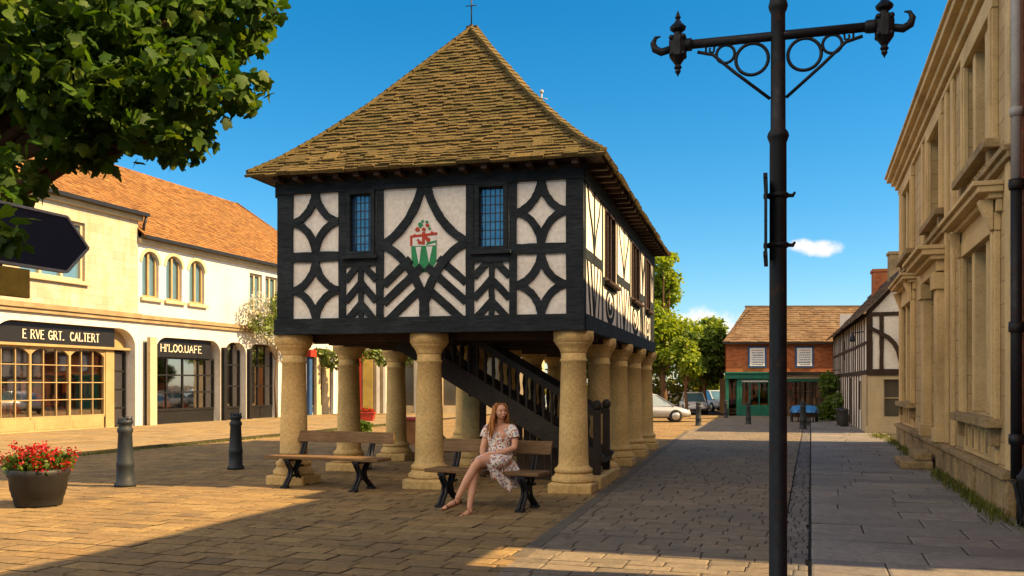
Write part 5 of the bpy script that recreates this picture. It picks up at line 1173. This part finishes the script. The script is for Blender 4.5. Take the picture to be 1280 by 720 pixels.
# hair: cap and long waves
h_ = MB(); rr = random.Random(9)
for k in range(150):
    a = rr.uniform(-PI*.98, PI*.98)          # angle round the head, 0 = face
    if abs(a) < 1.2: continue
    e0 = rr.uniform(.35, 1.0); lon = (.0 if abs(a) < 1.0 else 0)
    s0 = hl(.012*math.sin(a)+rr.uniform(-.01,.01), .02*math.cos(a)+.015, .102)
    s1 = hl(.080*math.sin(a), .078*math.cos(a)-.012, .055+rr.uniform(-.02,.02)); s2 = hl(.092*math.sin(a), .082*math.cos(a)-.022, -.03+rr.uniform(-.02,.02))
    side = s2-HC; L = rr.uniform(.10,.19) if a > 0 else rr.uniform(.17,.27)
    s3 = s2+Vector((side.x*.15+rr.uniform(-.02,.02), side.y*.1+rr.uniform(-.02,.02), -L*.5)); s4 = s3+Vector((rr.uniform(-.03,.025), rr.uniform(-.045,.02), -L*.55))
    pts = [s0, s0.lerp(s1,.55)+Vector((0,0,.018)), s1, s1.lerp(s2,.5), s2, s2.lerp(s3,.5)+Vector((rr.uniform(-.014,.014),rr.uniform(-.014,.014),0)), s3, s3.lerp(s4,.5)+Vector((rr.uniform(-.03,.03),rr.uniform(-.03,.03),0)), s4]
    h_.tube(pts, [.007,.012,.013,.013,.013,.012,.011,.009,.003], 6)
h_.ball(hl(0,-.022,.036), (.077,.077,.078), 16)
h_.build('hair', 'hair', WM)
e_ = MB()
for s_ in (-1,1): e_.ball(hl(s_*.028,.0675,.012), (.013,.013,.008), 8)
e_.build('eyes', 'eye', WM)
e_ = MB()
for s_ in (-1,1): e_.tube([hl(s_*.014,.078,.030),hl(s_*.03,.072,.036),hl(s_*.044,.058,.03)], [.004,.005,.003], 5)
e_.build('eyebrows', 'hair', WM)
e_ = MB(); e_.tube([hl(-.021,.073,-.046),hl(-.007,.080,-.0435),hl(.007,.080,-.0435),hl(.021,.073,-.046)], [.003,.006,.006,.003], 7); e_.tube([hl(-.018,.073,-.050),hl(0,.079,-.0545),hl(.018,.073,-.050)], [.003,.0065,.003], 7); e_.build('lips', 'lips', WM)
def sandal(pts, wz, nm):
    a, b, c = (Vector(p) for p in pts); s_ = MB(); d = (c-a).normalized(); w = d.cross(Vector((0,0,1))).normalized(); up = w.cross(d)
    poly = []
    for f, ww in ((0,.022),(.25,.03),(.6,.032),(.85,.038),(1,.022)): poly.append((f,ww))
    L = [a.lerp(c,f)+w*q for f, q in poly]; Rr = [a.lerp(c,f)-w*q for f, q in poly][::-1]; P_ = L+Rr; n = len(P_)
    s_.add([p-up*.012 for p in P_]+[p for p in P_], [tuple(range(n))[::-1], tuple(range(n,2*n))]+[(i,(i+1)%n,n+(i+1)%n,n+i) for i in range(n)])
    for f, h, q in ((.72,.045,.037), (.28,.075,.036)):
        o_ = a.lerp(c, f); s_.tube([o_+w*q, o_+w*q*.85+up*h*.6, o_+up*h, o_-w*q*.85+up*h*.6, o_-w*q], .006, 6)
    s_.build(nm, 'sandal', WM)
sandal(((-.093,-.535,.032),(0,0,0),(-.148,-.805,.028)), 0, 'sandal'); sandal(((-.24,-.56,.16),(0,0,0),(-.35,-.79,.10)), 0, 'sandal')

# ------------------------------------------------------------------ light, sky, camera
sd = Vector((math.cos(R(-13))*math.cos(R(39.5)), math.sin(R(-13))*math.cos(R(39.5)), math.sin(R(39.5))))
L = bpy.data.lights.new('sun', 'SUN'); L.energy = 5.0; L.angle = R(.55); L.color = (1, .69, .34)
lo = bpy.data.objects.new('sun', L); COL.objects.link(lo); lo.rotation_euler = sd.to_track_quat('Z', 'Y').to_euler(); lo.location = (20,-5,25)
w = bpy.data.worlds.new('World'); scene.world = w; w.use_nodes = True; nt = w.node_tree; nt.nodes.clear()
def wn(k, **kw):
    n = nt.nodes.new(k)
    for a, b in kw.items(): setattr(n, a, b)
    return n
out = wn('ShaderNodeOutputWorld'); bg = wn('ShaderNodeBackground'); sky = wn('ShaderNodeTexSky', sky_type='NISHITA', sun_disc=False)
sky.sun_elevation = R(39.5); sky.sun_rotation = R(103); sky.air_density = 1.0; sky.dust_density = .3; sky.ozone_density = 5.0; sky.altitude = 100
hs = wn('ShaderNodeHueSaturation'); hs.inputs['Saturation'].default_value = 1.35; hs.inputs['Value'].default_value = .66; hs.inputs['Hue'].default_value = .487
nt.links.new(sky.outputs[0], hs.inputs['Color'])
tc = wn('ShaderNodeTexCoord')
def math_(op, a, b=None):
    n = wn('ShaderNodeMath', operation=op)
    for i, v in enumerate((a, b)):
        if v is None: continue
        if isinstance(v, (int, float)): n.inputs[i].default_value = v
        else: nt.links.new(v, n.inputs[i])
    return n.outputs[0]
nz = wn('ShaderNodeTexNoise'); nz.inputs['Scale'].default_value = 26; nz.inputs['Detail'].default_value = 7; nz.inputs['Roughness'].default_value = .6; nt.links.new(tc.outputs['Generated'], nz.inputs['Vector'])
sep = wn('ShaderNodeSeparateXYZ'); nt.links.new(tc.outputs['Generated'], sep.inputs[0])
az = math_('DIVIDE', sep.outputs[0], sep.outputs[1]); el = math_('DIVIDE', sep.outputs[2], sep.outputs[1])
col = hs.outputs[0]
for (ax, ez, rx, ez_r, amp) in ((.215,.058,.05,.026,.9), (.327,.1475,.036,.011,.95), (.255,.045,.05,.02,.8), (.16,.05,.05,.03,.8)):
    dx = math_('DIVIDE', math_('SUBTRACT', az, ax), rx); dz = math_('DIVIDE', math_('SUBTRACT', el, ez), ez_r)
    r2 = math_('ADD', math_('MULTIPLY', dx, dx), math_('MULTIPLY', dz, dz))
    v = math_('ADD', math_('SUBTRACT', 1.0, r2), math_('MULTIPLY', math_('SUBTRACT', nz.outputs[0], .5), 3.2))
    mr = wn('ShaderNodeMapRange'); mr.interpolation_type = 'SMOOTHSTEP'; mr.inputs['From Min'].default_value = .0; mr.inputs['From Max'].default_value = 1.0; mr.inputs['To Max'].default_value = amp; nt.links.new(v, mr.inputs[0])
    fwd = math_('MULTIPLY', mr.outputs[0], math_('GREATER_THAN', sep.outputs[1], .1))
    mx = wn('ShaderNodeMix', data_type='RGBA'); nt.links.new(fwd, mx.inputs[0]); nt.links.new(col, mx.inputs[6]); mx.inputs[7].default_value = (4.6, 4.3, 3.9, 1); col = mx.outputs[2]
# unseen warm cloud added behind and beside the viewer to fill the shade
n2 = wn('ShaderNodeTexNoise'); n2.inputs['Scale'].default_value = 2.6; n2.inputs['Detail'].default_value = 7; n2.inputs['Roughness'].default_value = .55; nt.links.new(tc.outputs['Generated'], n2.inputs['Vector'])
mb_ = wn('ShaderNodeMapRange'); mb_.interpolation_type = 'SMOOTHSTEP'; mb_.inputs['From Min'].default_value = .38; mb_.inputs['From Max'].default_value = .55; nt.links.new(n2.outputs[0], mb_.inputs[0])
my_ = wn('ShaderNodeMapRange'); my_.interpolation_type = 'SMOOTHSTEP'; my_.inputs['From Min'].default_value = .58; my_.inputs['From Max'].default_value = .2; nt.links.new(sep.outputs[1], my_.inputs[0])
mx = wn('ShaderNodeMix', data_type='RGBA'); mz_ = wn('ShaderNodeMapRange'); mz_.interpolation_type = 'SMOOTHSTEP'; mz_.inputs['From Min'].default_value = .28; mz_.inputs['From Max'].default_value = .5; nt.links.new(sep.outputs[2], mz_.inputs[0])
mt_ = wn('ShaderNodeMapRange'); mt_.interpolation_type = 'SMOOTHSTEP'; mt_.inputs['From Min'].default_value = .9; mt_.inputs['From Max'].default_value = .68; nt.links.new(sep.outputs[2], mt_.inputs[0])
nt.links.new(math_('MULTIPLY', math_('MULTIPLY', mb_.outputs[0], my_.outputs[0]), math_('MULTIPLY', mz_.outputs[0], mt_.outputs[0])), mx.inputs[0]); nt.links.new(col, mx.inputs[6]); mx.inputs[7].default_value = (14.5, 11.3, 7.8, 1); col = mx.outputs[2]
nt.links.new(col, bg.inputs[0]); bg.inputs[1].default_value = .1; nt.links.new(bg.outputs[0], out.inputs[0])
cd = bpy.data.cameras.new('camera'); co = bpy.data.objects.new('camera', cd); COL.objects.link(co); scene.camera = co
co.location = (0,0,1.6); co.rotation_euler = (PI/2,0,0); cd.sensor_width = 36; cd.lens = 36*1150/1280; cd.shift_y = 120/1280; cd.clip_end = 2000; cd.clip_start = .05
vs_ = scene.view_settings; vs_.view_transform = 'Standard'; vs_.look = 'None'; vs_.exposure = 1.38; vs_.gamma = 1; vs_.use_curve_mapping = False
scene.cycles.use_denoising = True; scene.cycles.max_bounces = 8; scene.cycles.transparent_max_bounces = 12
